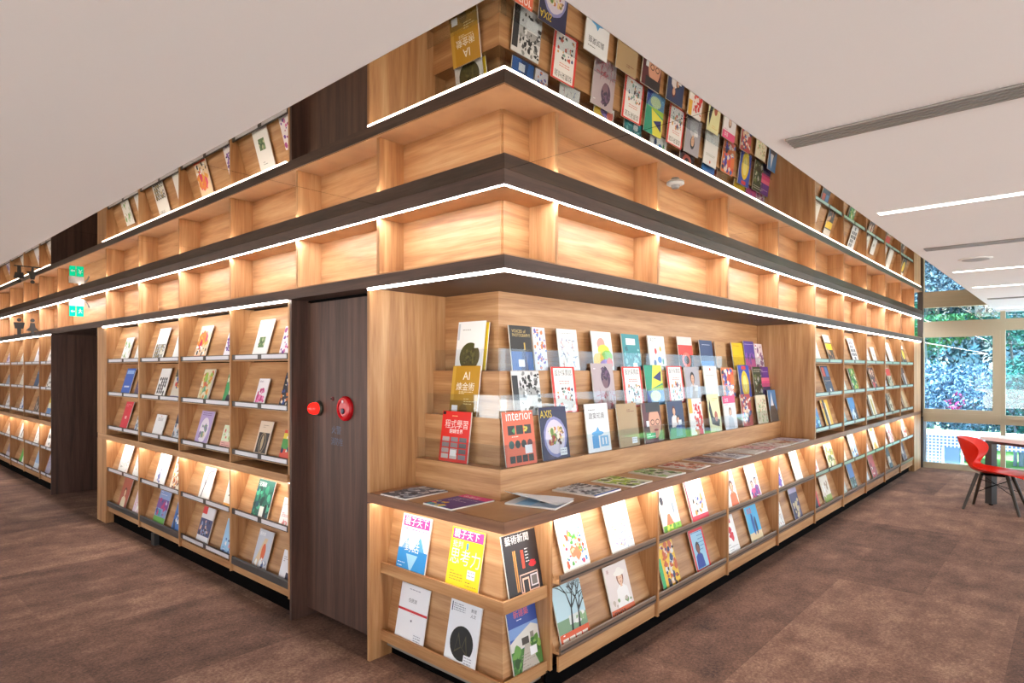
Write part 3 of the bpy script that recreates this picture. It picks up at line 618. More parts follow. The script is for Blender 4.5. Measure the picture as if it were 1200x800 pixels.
magazine('white magazine with red spine and red footer','on upper ledge, second bay right of corner','R',1.901,0.026,0.518,0.234,0.278,0.270,'#f7f5f2',[('r',0,0,1,.17,'#e0304a'),('r',0,0,.07,1,'#e0304a'),('t','親子',.15,.87,.10,'#e0304a'),('blobs',.25,.22,.8,.6,16,.07,['#f0a04c','#4c5cb0','#f6c8b0','#444'])],'magazines on the low rack right of the corner')
magazine('crowded colour magazine with green spine','on bottom ledge, second bay right of corner','R',1.517,0.026,0.192,0.213,0.268,0.270,'#f0c43c',[('r',0,0,.18,.7,'#3cb06c'),('blobs',.3,.05,.95,.95,34,.1,['#3c2420','#e8e0d8','#c8602c','#28406c','#f0c8a0'])],'magazines on the low rack right of the corner')
magazine('red bordered magazine with blue figure','on bottom ledge, second bay right of corner','R',1.944,0.026,0.192,0.201,0.275,0.270,'#d8202c',[('r',.1,.08,.9,.92,'#9cc8e0'),('fig',.4,.1,.9,'#7c4a34','#1c1c24','#28409c'),('lines',.5,.45,.9,.85,5,'#1c4c9c'),('lines',.12,.86,.9,.93,1,'#24408c')],'magazines on the low rack right of the corner')
magazine('magazine with smiling woman against white','on upper ledge, third bay right of corner','R',2.423,0.026,0.518,0.190,0.271,0.270,'#f4ece6',[('fig',.65,.02,1.1,'#e8a888','#5c2c20','#e8703c')],'magazines on the low rack right of the corner')
magazine('white magazine with two dancing girls','on upper ledge, third bay right of corner','R',2.846,0.026,0.518,0.198,0.259,0.270,'#f3eef2',[('fig',.32,.05,.75,'#e8b8a0','#38202c','#d84a8c'),('fig',.7,.12,.75,'#e8b8a0','#38202c','#8c4a9c'),('blobs',.1,.05,.9,.3,8,.08,['#c83a6c','#4c4c8c'])],'magazines on the low rack right of the corner')
magazine('white magazine with red top corner','on bottom ledge, third bay right of corner','R',2.439,0.026,0.192,0.190,0.267,0.270,'#f2f1ef',[('r',0,.8,.7,1,'#d8202c'),('blobs',.1,.45,.7,.65,6,.13,['#d8303c','#b01c28']),('lines',.1,.1,.9,.3,3,'#888')],'magazines on the low rack right of the corner')
magazine('blue beach magazine with red masthead','on bottom ledge, third bay right of corner','R',2.867,0.026,0.192,0.226,0.270,0.270,'#4cb0e0',[('r',0,0,1,.28,'#e8d0a4'),('t','旅遊',.15,.8,.18,'#e0202c',.7),('e',.45,.5,.1,.35,'#2c5ca8'),('e',.65,.45,.08,.3,'#28406c'),('lines',.1,.02,.9,.12,1,'#4ca0c8')],'magazines on the low rack right of the corner')
magazine('white magazine with violet iris','on upper ledge, fourth bay right of corner','R',3.343,0.026,0.518,0.190,0.279,0.270,'#f4f2f6',[('blobs',.2,.1,.8,.6,9,.14,['#4c3ca0','#7c5cc0'])],'magazines on the low rack right of the corner')
magazine('white magazine with red capital letters','on upper ledge, fourth bay right of corner','R',3.833,0.026,0.518,0.182,0.273,0.270,'#f6f5f3',[('lines',.15,.75,.85,.92,3,'#e05a4c'),('lines',.3,.4,.7,.5,2,'#777')],'magazines on the low rack right of the corner')
magazine('white magazine with black scribbles','on bottom ledge, fourth bay right of corner','R',3.370,0.026,0.192,0.190,0.265,0.270,'#efefec',[('strokes',.1,.1,.9,.9,26,.12,['#2c2c2c','#b03c3c'])],'magazines on the low rack right of the corner')
magazine('dark violet landscape magazine','on bottom ledge, fourth bay right of corner','R',3.817,0.026,0.192,0.195,0.287,0.270,'#4c4468',[('blobs',.1,.1,.9,.6,10,.16,['#8c84a8','#c8b890','#28243c']),('r',0,.8,1,1,'#b0a8c8')],'magazines on the low rack right of the corner')
magazine('pale pink magazine','on upper ledge, fifth bay, below upper rack','R',4.300,0.026,0.518,0.190,0.211,0.270,'#f3e4e0',[('blobs',.2,.2,.8,.6,6,.12,['#d87c7c'])],'magazines on the low rack right of the corner')
magazine('yellow magazine with green garden photo','on upper ledge, fifth bay, below upper rack','R',4.836,0.026,0.518,0.235,0.244,0.270,'#efe9b8',[('blobs',.1,.1,.9,.8,20,.12,['#8c9c3c','#e8e4d8','#c8b43c','#5c6c34'])],'magazines on the low rack right of the corner')
magazine('red and dark magazine','on bottom ledge, fifth bay, below upper rack','R',4.326,0.026,0.192,0.190,0.296,0.270,'#2c3444',[('r',.8,0,1,1,'#d82c34'),('blobs',.1,.1,.7,.6,6,.13,['#8ca0b8'])],'magazines on the low rack right of the corner')
magazine('white and green landscape magazine','on bottom ledge, fifth bay, below upper rack','R',4.712,0.026,0.192,0.235,0.263,0.270,'#e8e0d0',[('r',0,0,1,.3,'#8ca03c'),('blobs',.2,.3,.8,.8,8,.12,['#d8c8b8','#b09880','#eee'])],'magazines on the low rack right of the corner')
magazine('pale yellow slim magazine','on upper ledge, sixth bay right of corner','R',5.294,0.026,0.518,0.120,0.202,0.270,'#f0ecd8',[],'magazines on the low rack right of the corner')
magazine('light blue magazine with tiny figures','on upper ledge, sixth bay right of corner','R',5.718,0.026,0.518,0.215,0.288,0.270,'#b8d8f0',[('blobs',.1,.05,.9,.4,9,.1,['#3c5ca0','#f6f6f6','#d8a83c'])],'magazines on the low rack right of the corner')
magazine('grey green slim magazine','on bottom ledge, sixth bay right of corner','R',5.294,0.026,0.192,0.120,0.170,0.270,'#c0ccc4',[],'magazines on the low rack right of the corner')
magazine('blue magazine with dark lower photo','on bottom ledge, sixth bay right of corner','R',5.673,0.026,0.192,0.195,0.281,0.270,'#4c78b8',[('r',0,0,1,.45,'#2c3c44'),('blobs',.1,.05,.9,.4,8,.12,['#8ca0a0','#5c7c5c'])],'magazines on the low rack right of the corner')
magazine('white magazine with yellow lettering','on upper ledge, seventh bay right of corner','R',6.661,0.026,0.518,0.235,0.289,0.270,'#f6f1da',[('blobs',.2,.1,.8,.35,6,.14,['#f0b83c']),('r',.2,.8,.8,.92,'#f0b020')],'magazines on the low rack right of the corner')
magazine('rose white slim magazine','on upper ledge, seventh bay right of corner','R',6.248,0.026,0.518,0.120,0.237,0.270,'#f4e8e4',[],'magazines on the low rack right of the corner')
magazine('red magazine','on bottom ledge, seventh bay right of corner','R',6.607,0.026,0.192,0.235,0.279,0.270,'#c83c34',[('blobs',.1,.1,.9,.6,8,.14,['#f0d8c8','#8c1c20'])],'magazines on the low rack right of the corner')
magazine('pale grey magazine','on bottom ledge, seventh bay right of corner','R',6.248,0.026,0.192,0.120,0.216,0.270,'#d4d8dc',[],'magazines on the low rack right of the corner')
magazine('pink and white magazine','on upper ledge, eighth bay right of corner','R',7.531,0.026,0.518,0.231,0.297,0.270,'#f4e4e4',[('blobs',.1,.1,.9,.6,8,.13,['#d87c8c'])],'magazines on the low rack right of the corner')
magazine('white magazine','on upper ledge, eighth bay right of corner','R',7.206,0.026,0.518,0.120,0.273,0.270,'#f4f2f0',[],'magazines on the low rack right of the corner')
magazine('dark magazine with white title block','on bottom ledge, eighth bay right of corner','R',7.505,0.026,0.192,0.179,0.277,0.270,'#2c2c34',[('r',.2,.3,.8,.6,'#c8c0b4')],'magazines on the low rack right of the corner')
magazine('white and red magazine','on upper ledge, last bay before window','R',8.404,0.026,0.518,0.235,0.310,0.270,'#f3dcd4',[('blobs',.1,.1,.9,.8,10,.13,['#d8604c','#fff'])],'magazines on the low rack right of the corner')
magazine('dark red magazine','on bottom ledge, last bay before window','R',8.404,0.026,0.192,0.235,0.277,0.270,'#5c2c2c',[('r',.1,.4,.5,.9,'#b8b0a8')],'magazines on the low rack right of the corner')
magazine('pale cream slim magazine','on top ledge, nearest bay of upper window rack','R',4.353,0.026,1.565,0.190,0.282,0.270,'#f6f0e4',[],'magazines on the upper rack beside the window')
magazine('dark magazine with yellow band','on top ledge, nearest bay of upper window rack','R',4.824,0.026,1.565,0.200,0.276,0.270,'#3c3434',[('r',0,.45,1,.68,'#f0c828'),('r',0,.72,1,1,'#d8d0c8'),('blobs',.1,.05,.9,.4,7,.13,['#c89c7c','#8c4c3c'])],'magazines on the upper rack beside the window')
magazine('white magazine with black photo mosaic','on top ledge, second bay of upper window rack','R',5.719,0.026,1.565,0.235,0.274,0.270,'#ecebec',[('grid',.08,.1,.92,.9,3,5,['#3c3c44','#a8a8b0','#d8d8dc','#6c6c78'])],'magazines on the upper rack beside the window')
magazine('pale grey magazine','on top ledge, third bay of upper window rack','R',6.623,0.026,1.565,0.173,0.199,0.270,'#e8e8ea',[],'magazines on the upper rack beside the window')
magazine('white magazine with beige spine','on top ledge, third bay of upper window rack','R',6.313,0.026,1.565,0.130,0.181,0.270,'#f2ece0',[],'magazines on the upper rack beside the window')
magazine('tall white magazine','on top ledge, fourth bay of upper window rack','R',7.519,0.026,1.565,0.235,0.282,0.270,'#f4f2f0',[('r',.1,.1,.2,.9,'#a88c7c')],'magazines on the upper rack beside the window')
magazine('white magazine with grey edge','on top ledge, fourth bay of upper window rack','R',7.206,0.026,1.565,0.120,0.260,0.270,'#eeecea',[],'magazines on the upper rack beside the window')
magazine('dark magazine with yellow disc','on top ledge, last bay of upper window rack','R',8.404,0.026,1.565,0.235,0.272,0.270,'#4c3c34',[('c',.5,.5,.3,'#f0cc3c'),('r',0,.8,1,1,'#e8e0d8')],'magazines on the upper rack beside the window')
magazine('navy magazine with two portraits','on second ledge, nearest bay of upper window rack','R',4.763,0.026,1.250,0.235,0.286,0.270,'#2c3c5c',[('r',.08,.62,.46,.95,'#c84c3c'),('r',.54,.62,.92,.95,'#4c78b0'),('lines',.1,.35,.9,.5,2,'#e8c8a8'),('r',.5,.05,.7,.2,'#e8e8e8')],'magazines on the upper rack beside the window')
magazine('green meadow magazine with black spine','on second ledge, second bay of upper window rack','R',5.730,0.026,1.250,0.235,0.259,0.270,'#4c9c44',[('r',0,0,.16,1,'#14201c'),('blobs',.2,.1,.95,.9,22,.12,['#8cc85c','#2c6c34','#f0ecd0','#d8d860'])],'magazines on the upper rack beside the window')
magazine('white slim magazine','on second ledge, second bay of upper window rack','R',5.294,0.026,1.250,0.120,0.170,0.270,'#cfe0dc',[],'magazines on the upper rack beside the window')
magazine('dark red magazine with figures','on second ledge, third bay of upper window rack','R',6.626,0.026,1.250,0.235,0.270,0.270,'#5c2830',[('blobs',.1,.1,.9,.9,12,.14,['#c83c3c','#e8c8b0','#1c1c2c'])],'magazines on the upper rack beside the window')
magazine('cream magazine','on second ledge, third bay of upper window rack','R',6.248,0.026,1.250,0.120,0.170,0.270,'#e4dcc8',[],'magazines on the upper rack beside the window')
magazine('red topped magazine','on second ledge, fourth bay of upper window rack','R',7.519,0.026,1.250,0.235,0.271,0.270,'#c8b8a0',[('r',0,.6,1,.95,'#d83c34'),('blobs',.1,.05,.9,.5,8,.13,['#8c7c4c','#5c6c4c'])],'magazines on the upper rack beside the window')
magazine('pale blue magazine','on second ledge, fourth bay of upper window rack','R',7.206,0.026,1.250,0.120,0.170,0.270,'#b8c8d8',[],'magazines on the upper rack beside the window')
magazine('dark brown magazine','on second ledge, last bay of upper window rack','R',8.435,0.026,1.250,0.235,0.272,0.270,'#4c2c28',[('r',.6,.1,.9,.7,'#d8d0cc')],'magazines on the upper rack beside the window')
magazine('blue magazine with green islands','on third ledge, nearest bay of upper window rack','R',4.379,0.026,0.925,0.190,0.247,0.270,'#3c84c8',[('blobs',.1,.1,.9,.5,8,.14,['#5cb08c','#a8d8f0','#28609c'])],'magazines on the upper rack beside the window')
magazine('yellow and black striped magazine','on third ledge, nearest bay of upper window rack','R',4.754,0.026,0.925,0.230,0.274,0.270,'#f0c020',[('r',.22,0,.5,1,'#2c241c'),('r',.5,.1,.64,.9,'#e8e0d0'),('r',.08,.7,.2,.9,'#c83c2c')],'magazines on the upper rack beside the window')
magazine('blue magazine with dark shore','on third ledge, second bay of upper window rack','R',5.719,0.026,0.925,0.235,0.265,0.270,'#4c90d0',[('p',[(0,0),(1,0),(1,.7)],'#28384c'),('blobs',.1,.1,.6,.4,6,.12,['#d8e8f4'])],'magazines on the upper rack beside the window')
magazine('teal slim magazine','on third ledge, second bay of upper window rack','R',5.294,0.026,0.925,0.120,0.188,0.270,'#7cb0b4',[],'magazines on the upper rack beside the window')
magazine('cream magazine with yellow stripe','on third ledge, third bay of upper window rack','R',6.581,0.026,0.925,0.235,0.267,0.270,'#e8e4d0',[('r',0,0,.2,1,'#3c3830'),('r',.45,.1,.7,.8,'#c8b44c')],'magazines on the upper rack beside the window')
magazine('white slim magazine','on third ledge, third bay of upper window rack','R',6.248,0.026,0.925,0.120,0.186,0.270,'#dcdcdc',[],'magazines on the upper rack beside the window')
magazine('black and cream magazine','on third ledge, fourth bay of upper window rack','R',7.533,0.026,0.925,0.235,0.259,0.270,'#d8ccb0',[('r',0,0,.3,1,'#2a2420'),('blobs',.4,.1,.9,.9,8,.12,['#7c5c3c','#3c342c'])],'magazines on the upper rack beside the window')
magazine('grey slim magazine','on third ledge, fourth bay of upper window rack','R',7.206,0.026,0.925,0.120,0.179,0.270,'#c8c8cc',[],'magazines on the upper rack beside the window')
magazine('cream and brown magazine','on third ledge, last bay of upper window rack','R',8.435,0.026,0.925,0.235,0.269,0.270,'#c8a878',[('r',0,0,.3,1,'#8c5c3c')],'magazines on the upper rack beside the window')
magazine('blue and white magazine with pink title band','on upper wooden ledge beside the dark door','L',0.726,0.085,0.466,0.222,0.291,0.200,'#f6f6f4',[('r',.06,.80,.96,.97,'#e8328c'),('t','親子天下',.10,.82,.19,'#fff',.82),('r',0,0,1,.42,'#1f8fd8'),('p',[(.1,.42),(.3,.62),(.4,.42)],'#8cc4e8'),('p',[(.5,.42),(.72,.66),(.9,.42)],'#5cb0e4'),('p',[(.3,.34),(.7,.34),(.5,.04)],'#9cd4f2'),('t','有效',.42,.56,.13,'#f4f8fc'),('t','對話',.22,.38,.24,'#f4f8fc',.6),('lines',.1,.72,.9,.78,1,'#d8609c'),('lines',.05,.03,.3,.2,3,'#e0f0fa')],'magazines on the corner rack')
magazine('yellow magazine with pink title band','on upper wooden ledge near the corner','L',0.353,0.085,0.466,0.218,0.286,0.200,'#f8e000',[('r',.04,.82,.97,.98,'#e8328c'),('t','親子天下',.08,.84,.18,'#fff',.84),('t','批判',.08,.68,.15,'#fdfbe8'),('t','思考力',.05,.42,.33,'#fdfbe8',.9),('r',.5,.68,.56,.78,'#3c8cd0'),('lines',.1,.15,.5,.32,4,'#c0a020'),('r',.62,.24,.86,.38,'#f4f6f8'),('lines',.64,.26,.84,.36,2,'#99a'),('lines',.6,.1,.95,.2,2,'#b89a20')],'magazines on the corner rack')
magazine('white magazine with a red stripe','on bottom wooden ledge beside the dark door','L',0.736,0.085,0.115,0.223,0.285,0.200,'#eef0f6',[('r',0,.535,1,.575,'#cc1f30'),('t','住民誌',.32,.70,.09,'#444a58'),('lines',.3,.9,.7,.93,1,'#aab'),('c',.5,.40,.025,'#667'),('lines',.45,.5,.6,.52,1,'#f0d0d4')]+[('r',.62,.06,.9,.22,'#e9edf4'),('lines',.65,.08,.88,.2,3,'#99a')],'magazines on the corner rack')
magazine('white magazine with a big black disc','on bottom wooden ledge near the corner','L',0.369,0.085,0.115,0.207,0.298,0.200,'#e9edf4',[('c',.5,.36,.37,'#14120f'),('p',[(.3,.2),(.38,.52),(.5,.3)],'#4a4428'),('p',[(.52,.3),(.62,.5),(.72,.2)],'#4a4428'),('p',[(.32,.24),(.38,.46),(.48,.31)],'#14120f'),('p',[(.54,.3),(.61,.44),(.69,.24)],'#14120f'),('t','數理',.68,.86,.08,'#5c6470'),('t','人文',.68,.78,.08,'#5c6470'),('lines',.12,.80,.5,.93,4,'#8890a0'),('r',.06,.80,.09,.94,'#2c3c60'),('c',.08,.05,.04,'#889')]+[('r',.62,.06,.9,.22,'#e9edf4'),('lines',.65,.08,.88,.2,3,'#99a')],'magazines on the corner rack')
magazine('black art magazine with framed pictures','on upper wooden ledge, right of the corner edge','R',0.248,0.085,0.466,0.231,0.290,0.200,'#2a2324',[('t','藝術新聞',.08,.84,.17,'#e4e2e0',.86),('r',.25,.12,.33,.74,'#d89a4c'),('r',.27,.12,.30,.74,'#8a5a28'),('r',.48,.44,.56,.72,'#d8482c'),('lines',.6,.5,.7,.74,5,'#ddd'),('blobs',.72,.46,.9,.52,7,.06,['#c8202c']),('r',.36,.08,.9,.36,'#e0b8a8'),('r',.38,.10,.88,.34,'#3a3030'),('r',.42,.06,.62,.30,'#e8c0a8'),('r',.45,.08,.59,.27,'#2a2020'),('r',.66,.14,.88,.32,'#d8d0d4'),('r',.69,.16,.85,.30,'#6c6460'),('r',0,0,1,.05,'#4c4444')],'magazines on the corner rack',th=.007)
magazine('blue architecture magazine with stone path','on bottom wooden ledge, right of the corner edge','R',0.266,0.085,0.115,0.200,0.310,0.200,'#3d62b4',[('r',0,.70,1,1,'#34509c'),('r',0,.55,1,.70,'#7c9cd0'),('t','新建築',.22,.82,.16,'#e0645c',.6),('lines',.3,.76,.7,.80,1,'#dde4f4'),('p',[(.0,.5),(.2,.56),(.75,.68),(.98,.62),(.98,.42),(0,.36)],'#d8d4cc'),('r',.38,.42,.62,.52,'#4c443c'),('r',.68,.44,.80,.56,'#8c8478'),('r',0,0,1,.38,'#4c7c38'),('blobs',.0,.1,.3,.4,9,.1,['#3c6c2c','#6c9c48','#2c4c24']),('blobs',.65,.2,.98,.45,9,.1,['#5c8c3c','#3c6c2c','#8cb05c']),('p',[(.2,0),(.92,0),(.62,.42),(.45,.42)],'#b8b0a4'),('lines',.3,.02,.8,.3,7,'#988f84')]+[('r',.6,.24,.84,.36,'#eceef0')],'magazines on the corner rack',th=.007)
magazine('red magazine with grey photo grid','on lowest step of the display beside the corner','L',0.655,0.314,1.014,0.215,0.263,0.130,'#e2261f',[('t','程式學習',.12,.66,.21,'#f6e8e4',.80),('t','翻轉世界',.3,.56,.11,'#fff',.5),('lines',.35,.88,.85,.92,1,'#ffe0a0'),('r',.02,.93,.12,.99,'#222'),('grid',.05,.05,.95,.5,3,4,['#b8a8a8','#8c8488','#d0c4c4','#6c6468'])]+[('r',.38,.12,.6,.24,'#f0f0f2')],'magazines on the stepped display')
magazine('gold magazine with white capitals','on middle step of the display beside the corner','L',0.654,0.384,1.252,0.208,0.264,0.130,'#b98a1c',[('r',.0,.0,1,.3,'#8c6a1c'),('r',0,.3,.12,1,'#caa03c'),('t','AI',.40,.72,.20,'#f6f2e6',.4),('t','煉金術',.18,.50,.21,'#f6f2e6',.78),('lines',.3,.42,.8,.48,2,'#f0e4b8'),('lines',.5,.2,.9,.35,3,'#e8d8a0'),('c',.5,.12,.14,'#6c521c'),('r',.08,.06,.3,.2,'#e8ecf4')],'magazines on the stepped display')
magazine('white magazine with dark moss disc','on top step of the display beside the corner','L',0.676,0.444,1.490,0.207,0.267,0.130,'#f3f3f1',[('c',.52,.28,.37,'#4a4a20'),('blobs',.3,.15,.75,.42,26,.05,['#5c5c2c','#38381a','#6c6834']),('r',.68,.45,.9,.56,'#f3f3f1'),('lines',.2,.80,.5,.84,1,'#999'),('r',.03,.62,.10,.96,'#c8ccd2')],'magazines on the stepped display')
magazine('yellow magazine edge behind the white one','on top step, left of the corner edge','L',0.669,0.460,1.490,0.220,0.258,0.130,'#f0cc20',[],'magazines on the stepped display')
magazine('coral magazine with green tile pattern','on lowest step of the display','R',0.476,0.314,1.014,0.235,0.272,0.130,'#e06848',[('t','interior',.12,.83,.21,'#faf4ee',.84),('grid',.12,.55,.92,.76,3,1,['#1c3c2c','#28503c','#2c2c28']),('dots',.12,.28,.92,.5,4,1,.09,['#24302c','#4c1c24','#28504c']),('grid',.12,.04,.92,.2,4,1,['#1c2c28','#38241c','#244c40']),('blobs',.3,.6,.8,.7,6,.05,['#58a060','#d8c84c']),('lines',.25,.51,.8,.54,1,'#ffe8d8')]+[('r',.64,.2,.88,.36,'#f0f0f4')],'magazines on the stepped display')
magazine('midnight blue magazine with dish of food','on lowest step of the display','R',0.762,0.314,1.014,0.235,0.281,0.130,'#28284c',[('e',.52,.42,.42,.46,'#8c8cc0'),('e',.52,.42,.36,.40,'#d8cfe0'),('blobs',.28,.3,.78,.6,46,.06,['#c8783c','#a03c34','#6c8c3c','#e8c890','#5c2c24','#e8e0d0']),('t','AXIS',.02,.8,.17,'#e8c83c',.42),('lines',.3,.88,.95,.93,1,'#c8b060')]+[('r',.62,.06,.88,.2,'#eef0f4'),('lines',.64,.08,.86,.18,2,'#99a')],'magazines on the stepped display')
magazine('white magazine with blue house lettering','on lowest step of the display','R',1.176,0.314,1.014,0.235,0.282,0.130,'#eff1f4',[('t','建築知識',.14,.68,.16,'#2c2c34',.8),('lines',.14,.85,.45,.88,1,'#555'),('r',.2,.08,.48,.34,'#4c9cd8'),('e',.45,.38,.26,.06,'#5ca8e0'),('p',[(.3,.36),(.6,.36),(.48,.52)],'#5ca8e0'),('r',.54,.1,.9,.32,'#7cb8e4'),('r',.62,.14,.68,.28,'#eff1f4'),('r',.76,.14,.82,.28,'#eff1f4')],'magazines on the stepped display')
magazine('khaki plain magazine with small title','on lowest step of the display','R',1.508,0.314,1.014,0.235,0.269,0.130,'#b0946c',[('lines',.5,.78,.85,.86,2,'#7c3c2c'),('r',.1,.2,.9,.22,'#a0865e')]+[('r',.62,.06,.88,.2,'#eef0f4'),('lines',.64,.08,.86,.18,2,'#99a')],'magazines on the stepped display')
magazine('dark red magazine with man in glasses','on lowest step of the display','R',1.811,0.314,1.014,0.235,0.262,0.130,'#5c1c24',[('e',.62,.48,.34,.44,'#d89c80'),('r',.2,.76,1,1,'#241c20'),('e',.5,.5,.11,.08,'#3c1414'),('e',.78,.5,.11,.08,'#3c1414'),('e',.5,.5,.08,.055,'#e0a888'),('e',.78,.5,.08,.055,'#e0a888'),('e',.66,.3,.12,.03,'#a0342c'),('r',.1,.1,.6,.24,'#2c9c5c'),('lines',.12,.12,.58,.22,2,'#fff'),('r',.15,.4,.3,.55,'#e8eaf0')],'magazines on the stepped display')
magazine('navy magazine with two seated people','on lowest step of the display','R',2.145,0.314,1.014,0.235,0.260,0.130,'#28345c',[('fig',.4,.3,.7,'#e0b090','#5c1c1c','#f0e4e0'),('fig',.6,.05,.7,'#d8a080','#1c1c24','#4c5c9c'),('r',.6,.35,.8,.48,'#eceef2')],'magazines on the stepped display')
magazine('white magazine with red and yellow brush marks','on lowest step of the display','R',2.458,0.314,1.014,0.211,0.267,0.130,'#f3efea',[('blobs',.3,.1,.9,.9,20,.09,['#d8242c','#e8482c']),('r',0,.6,.25,1,'#f0b840'),('r',.4,.0,.9,.15,'#e04a5c')],'magazines on the stepped display')
magazine('pale yellow magazine with black bird','on lowest step of the display','R',2.776,0.314,1.014,0.205,0.289,0.130,'#ece9b0',[('p',[(.15,.9),(.35,.4),(.9,.3),(.8,.12),(.2,.2),(.05,.6)],'#1c1c20'),('e',.6,.4,.14,.2,'#b85c3c'),('lines',.4,.8,.9,.9,2,'#e8a02c')],'magazines on the stepped display')
magazine('white magazine with pink masthead band','on lowest step of the display','R',3.069,0.314,1.014,0.235,0.266,0.130,'#f0ecee',[('r',0,.78,1,1,'#ec4c84'),('t','女孩',.15,.82,.14,'#fff',.7),('fig',.5,.02,.8,'#e8c0a8','#8c6a5c','#c8d0d8'),('lines',.1,.7,.9,.76,1,'#d8608c')],'magazines on the stepped display')
magazine('magazine with crowd in red and blue','on lowest step of the display','R',3.415,0.314,1.014,0.206,0.270,0.130,'#b03c3c',[('blobs',.1,.05,.95,.9,26,.11,['#28305c','#e8c8a8','#c83c3c','#3c5c9c','#f0e8e0'])],'magazines on the stepped display')
magazine('cream magazine with fine leaf print','on lowest step of the display','R',3.759,0.314,1.014,0.235,0.252,0.130,'#e6dfc4',[('blobs',.1,.05,.95,.85,30,.05,['#8cac6c','#c8946c','#d8a8a0','#a8b890'])],'magazines on the stepped display')
magazine('blue magazine with white mountain, last in line','on lowest step of the display','R',4.044,0.314,1.014,0.193,0.290,0.130,'#5c8cc0',[('p',[(0,0),(1,0),(1,.3),(.4,.75),(0,.3)],'#5c5450'),('p',[(.2,.5),(.4,.95),(.6,.5)],'#f0f4fa')],'magazines on the stepped display')
magazine('black and white street photo magazine','on middle step of the display','R',0.614,0.384,1.252,0.222,0.237,0.130,'#dcdcdc',[('r',0,0,.2,.9,'#28282c'),('r',.2,.4,1,.62,'#b0b0b0'),('blobs',.25,.05,.95,.95,40,.06,['#1c1c1c','#4c4c4c','#f4f4f4','#8c8c8c']),('r',.45,.2,.85,.45,'#f0f0f0')],'magazines on the stepped display',yaw=.0)
magazine('red bordered white magazine nearest the corner','on middle step of the display','R',0.943,0.384,1.252,0.219,0.260,0.130,'#e4382c',[('r',.09,.03,.91,.97,'#f5f3ef'),('t','設計採買誌',.14,.80,.16,'#2c2c34',.72),('lines',.3,.6,.75,.7,2,'#e05a4c'),('blobs',.16,.08,.84,.55,22,.05,['#3c4c7c','#e0a04c','#4c3c3c','#8cb0a0','#d85c4c'])],'magazines on the stepped display',yaw=.0)
magazine('mauve magazine with profile of a curly head','on middle step of the display','R',1.344,0.384,1.252,0.235,0.282,0.130,'#b8a8ac',[('e',.62,.68,.22,.26,'#4c3450'),('e',.58,.6,.13,.18,'#7c5c68'),('blobs',.45,.65,.8,.92,10,.06,['#3c2c44','#6c4c6c']),('strokes',.2,.05,.95,.4,34,.12,['#c04c5c','#8c3c4c']),('lines',.08,.85,.4,.9,1,'#eee')],'magazines on the stepped display',yaw=.0)
magazine('red bordered white magazine, second of the kind','on middle step of the display','R',1.684,0.384,1.252,0.235,0.262,0.130,'#e4382c',[('r',.09,.03,.91,.97,'#f5f3ef'),('t','設計採買誌',.14,.80,.16,'#2c2c34',.72),('lines',.3,.6,.75,.7,2,'#e05a4c'),('blobs',.16,.08,.84,.55,22,.05,['#3c4c7c','#e0a04c','#4c3c3c','#8cb0a0','#d85c4c'])],'magazines on the stepped display',yaw=.0)
magazine('green and yellow magazine with indigo triangle','on middle step of the display','R',1.966,0.384,1.252,0.235,0.274,0.130,'#9cc43c',[('r',0,0,1,.36,'#6ca0c8'),('p',[(0,.35),(1,.5),(.6,1),(0,1)],'#2c9c7c'),('p',[(.3,.4),(1,.55),(1,1),(.5,1)],'#e4e04c'),('p',[(.45,.68),(.95,.86),(.9,.58)],'#28286c'),('e',.5,.22,.3,.16,'#d8ecb8'),('p',[(0,0),(.3,0),(0,.4)],'#3c4ca0')],'magazines on the stepped display',yaw=.0)
magazine('red bordered white magazine, third of the kind','on middle step of the display','R',2.275,0.384,1.252,0.233,0.269,0.130,'#e4382c',[('r',.09,.03,.91,.97,'#f5f3ef'),('t','設計採買誌',.14,.80,.16,'#2c2c34',.72),('lines',.3,.6,.75,.7,2,'#e05a4c'),('blobs',.16,.08,.84,.55,22,.05,['#3c4c7c','#e0a04c','#4c3c3c','#8cb0a0','#d85c4c'])],'magazines on the stepped display',yaw=.0)
magazine('grey magazine with standing man','on middle step of the display','R',2.549,0.384,1.252,0.235,0.263,0.130,'#a8a4ac',[('fig',.5,.05,1.0,'#d8a888','#241c1c','#c8c8cc'),('r',.55,.3,.8,.46,'#eee')],'magazines on the stepped display',yaw=.0)
magazine('plain white magazine with faint title','on middle step of the display','R',2.871,0.384,1.252,0.235,0.271,0.130,'#efefec',[('lines',.15,.66,.85,.74,2,'#a8a8a0'),('c',.5,.9,.05,'#d84c2c')],'magazines on the stepped display',yaw=.0)
magazine('orange and violet comic magazine','on middle step of the display','R',3.200,0.384,1.252,0.235,0.258,0.130,'#e87a3c',[('blobs',.1,.05,.95,.95,26,.12,['#4c3ca0','#f0e4d8','#e84c3c','#3c6cc0','#28244c'])],'magazines on the stepped display',yaw=.0)
magazine('royal blue magazine with yellow drop','on middle step of the display','R',3.553,0.384,1.252,0.235,0.281,0.130,'#2c4cb0',[('e',.5,.4,.34,.5,'#f0cc28'),('e',.5,.42,.2,.32,'#f6e88c'),('r',.3,.86,.7,.97,'#d83c3c')],'magazines on the stepped display',yaw=.0)
magazine('dark green street photo magazine','on middle step of the display','R',3.873,0.384,1.252,0.235,0.266,0.130,'#38442c',[('lines',.1,.8,.9,.93,2,'#f0f0e4'),('blobs',.1,.1,.9,.7,18,.1,['#6c7c4c','#c8c8c0','#1c241c'])],'magazines on the stepped display',yaw=.0)
magazine('purple to pink magazine at the far end','on middle step of the display','R',4.040,0.384,1.252,0.200,0.266,0.130,'#6c3c9c',[('r',0,0,1,.3,'#4c3c7c'),('r',0,.3,1,.5,'#e0508c'),('r',0,.5,1,.62,'#f07898'),('lines',.1,.8,.9,.9,2,'#e8d8f4')],'magazines on the stepped display',yaw=.0)
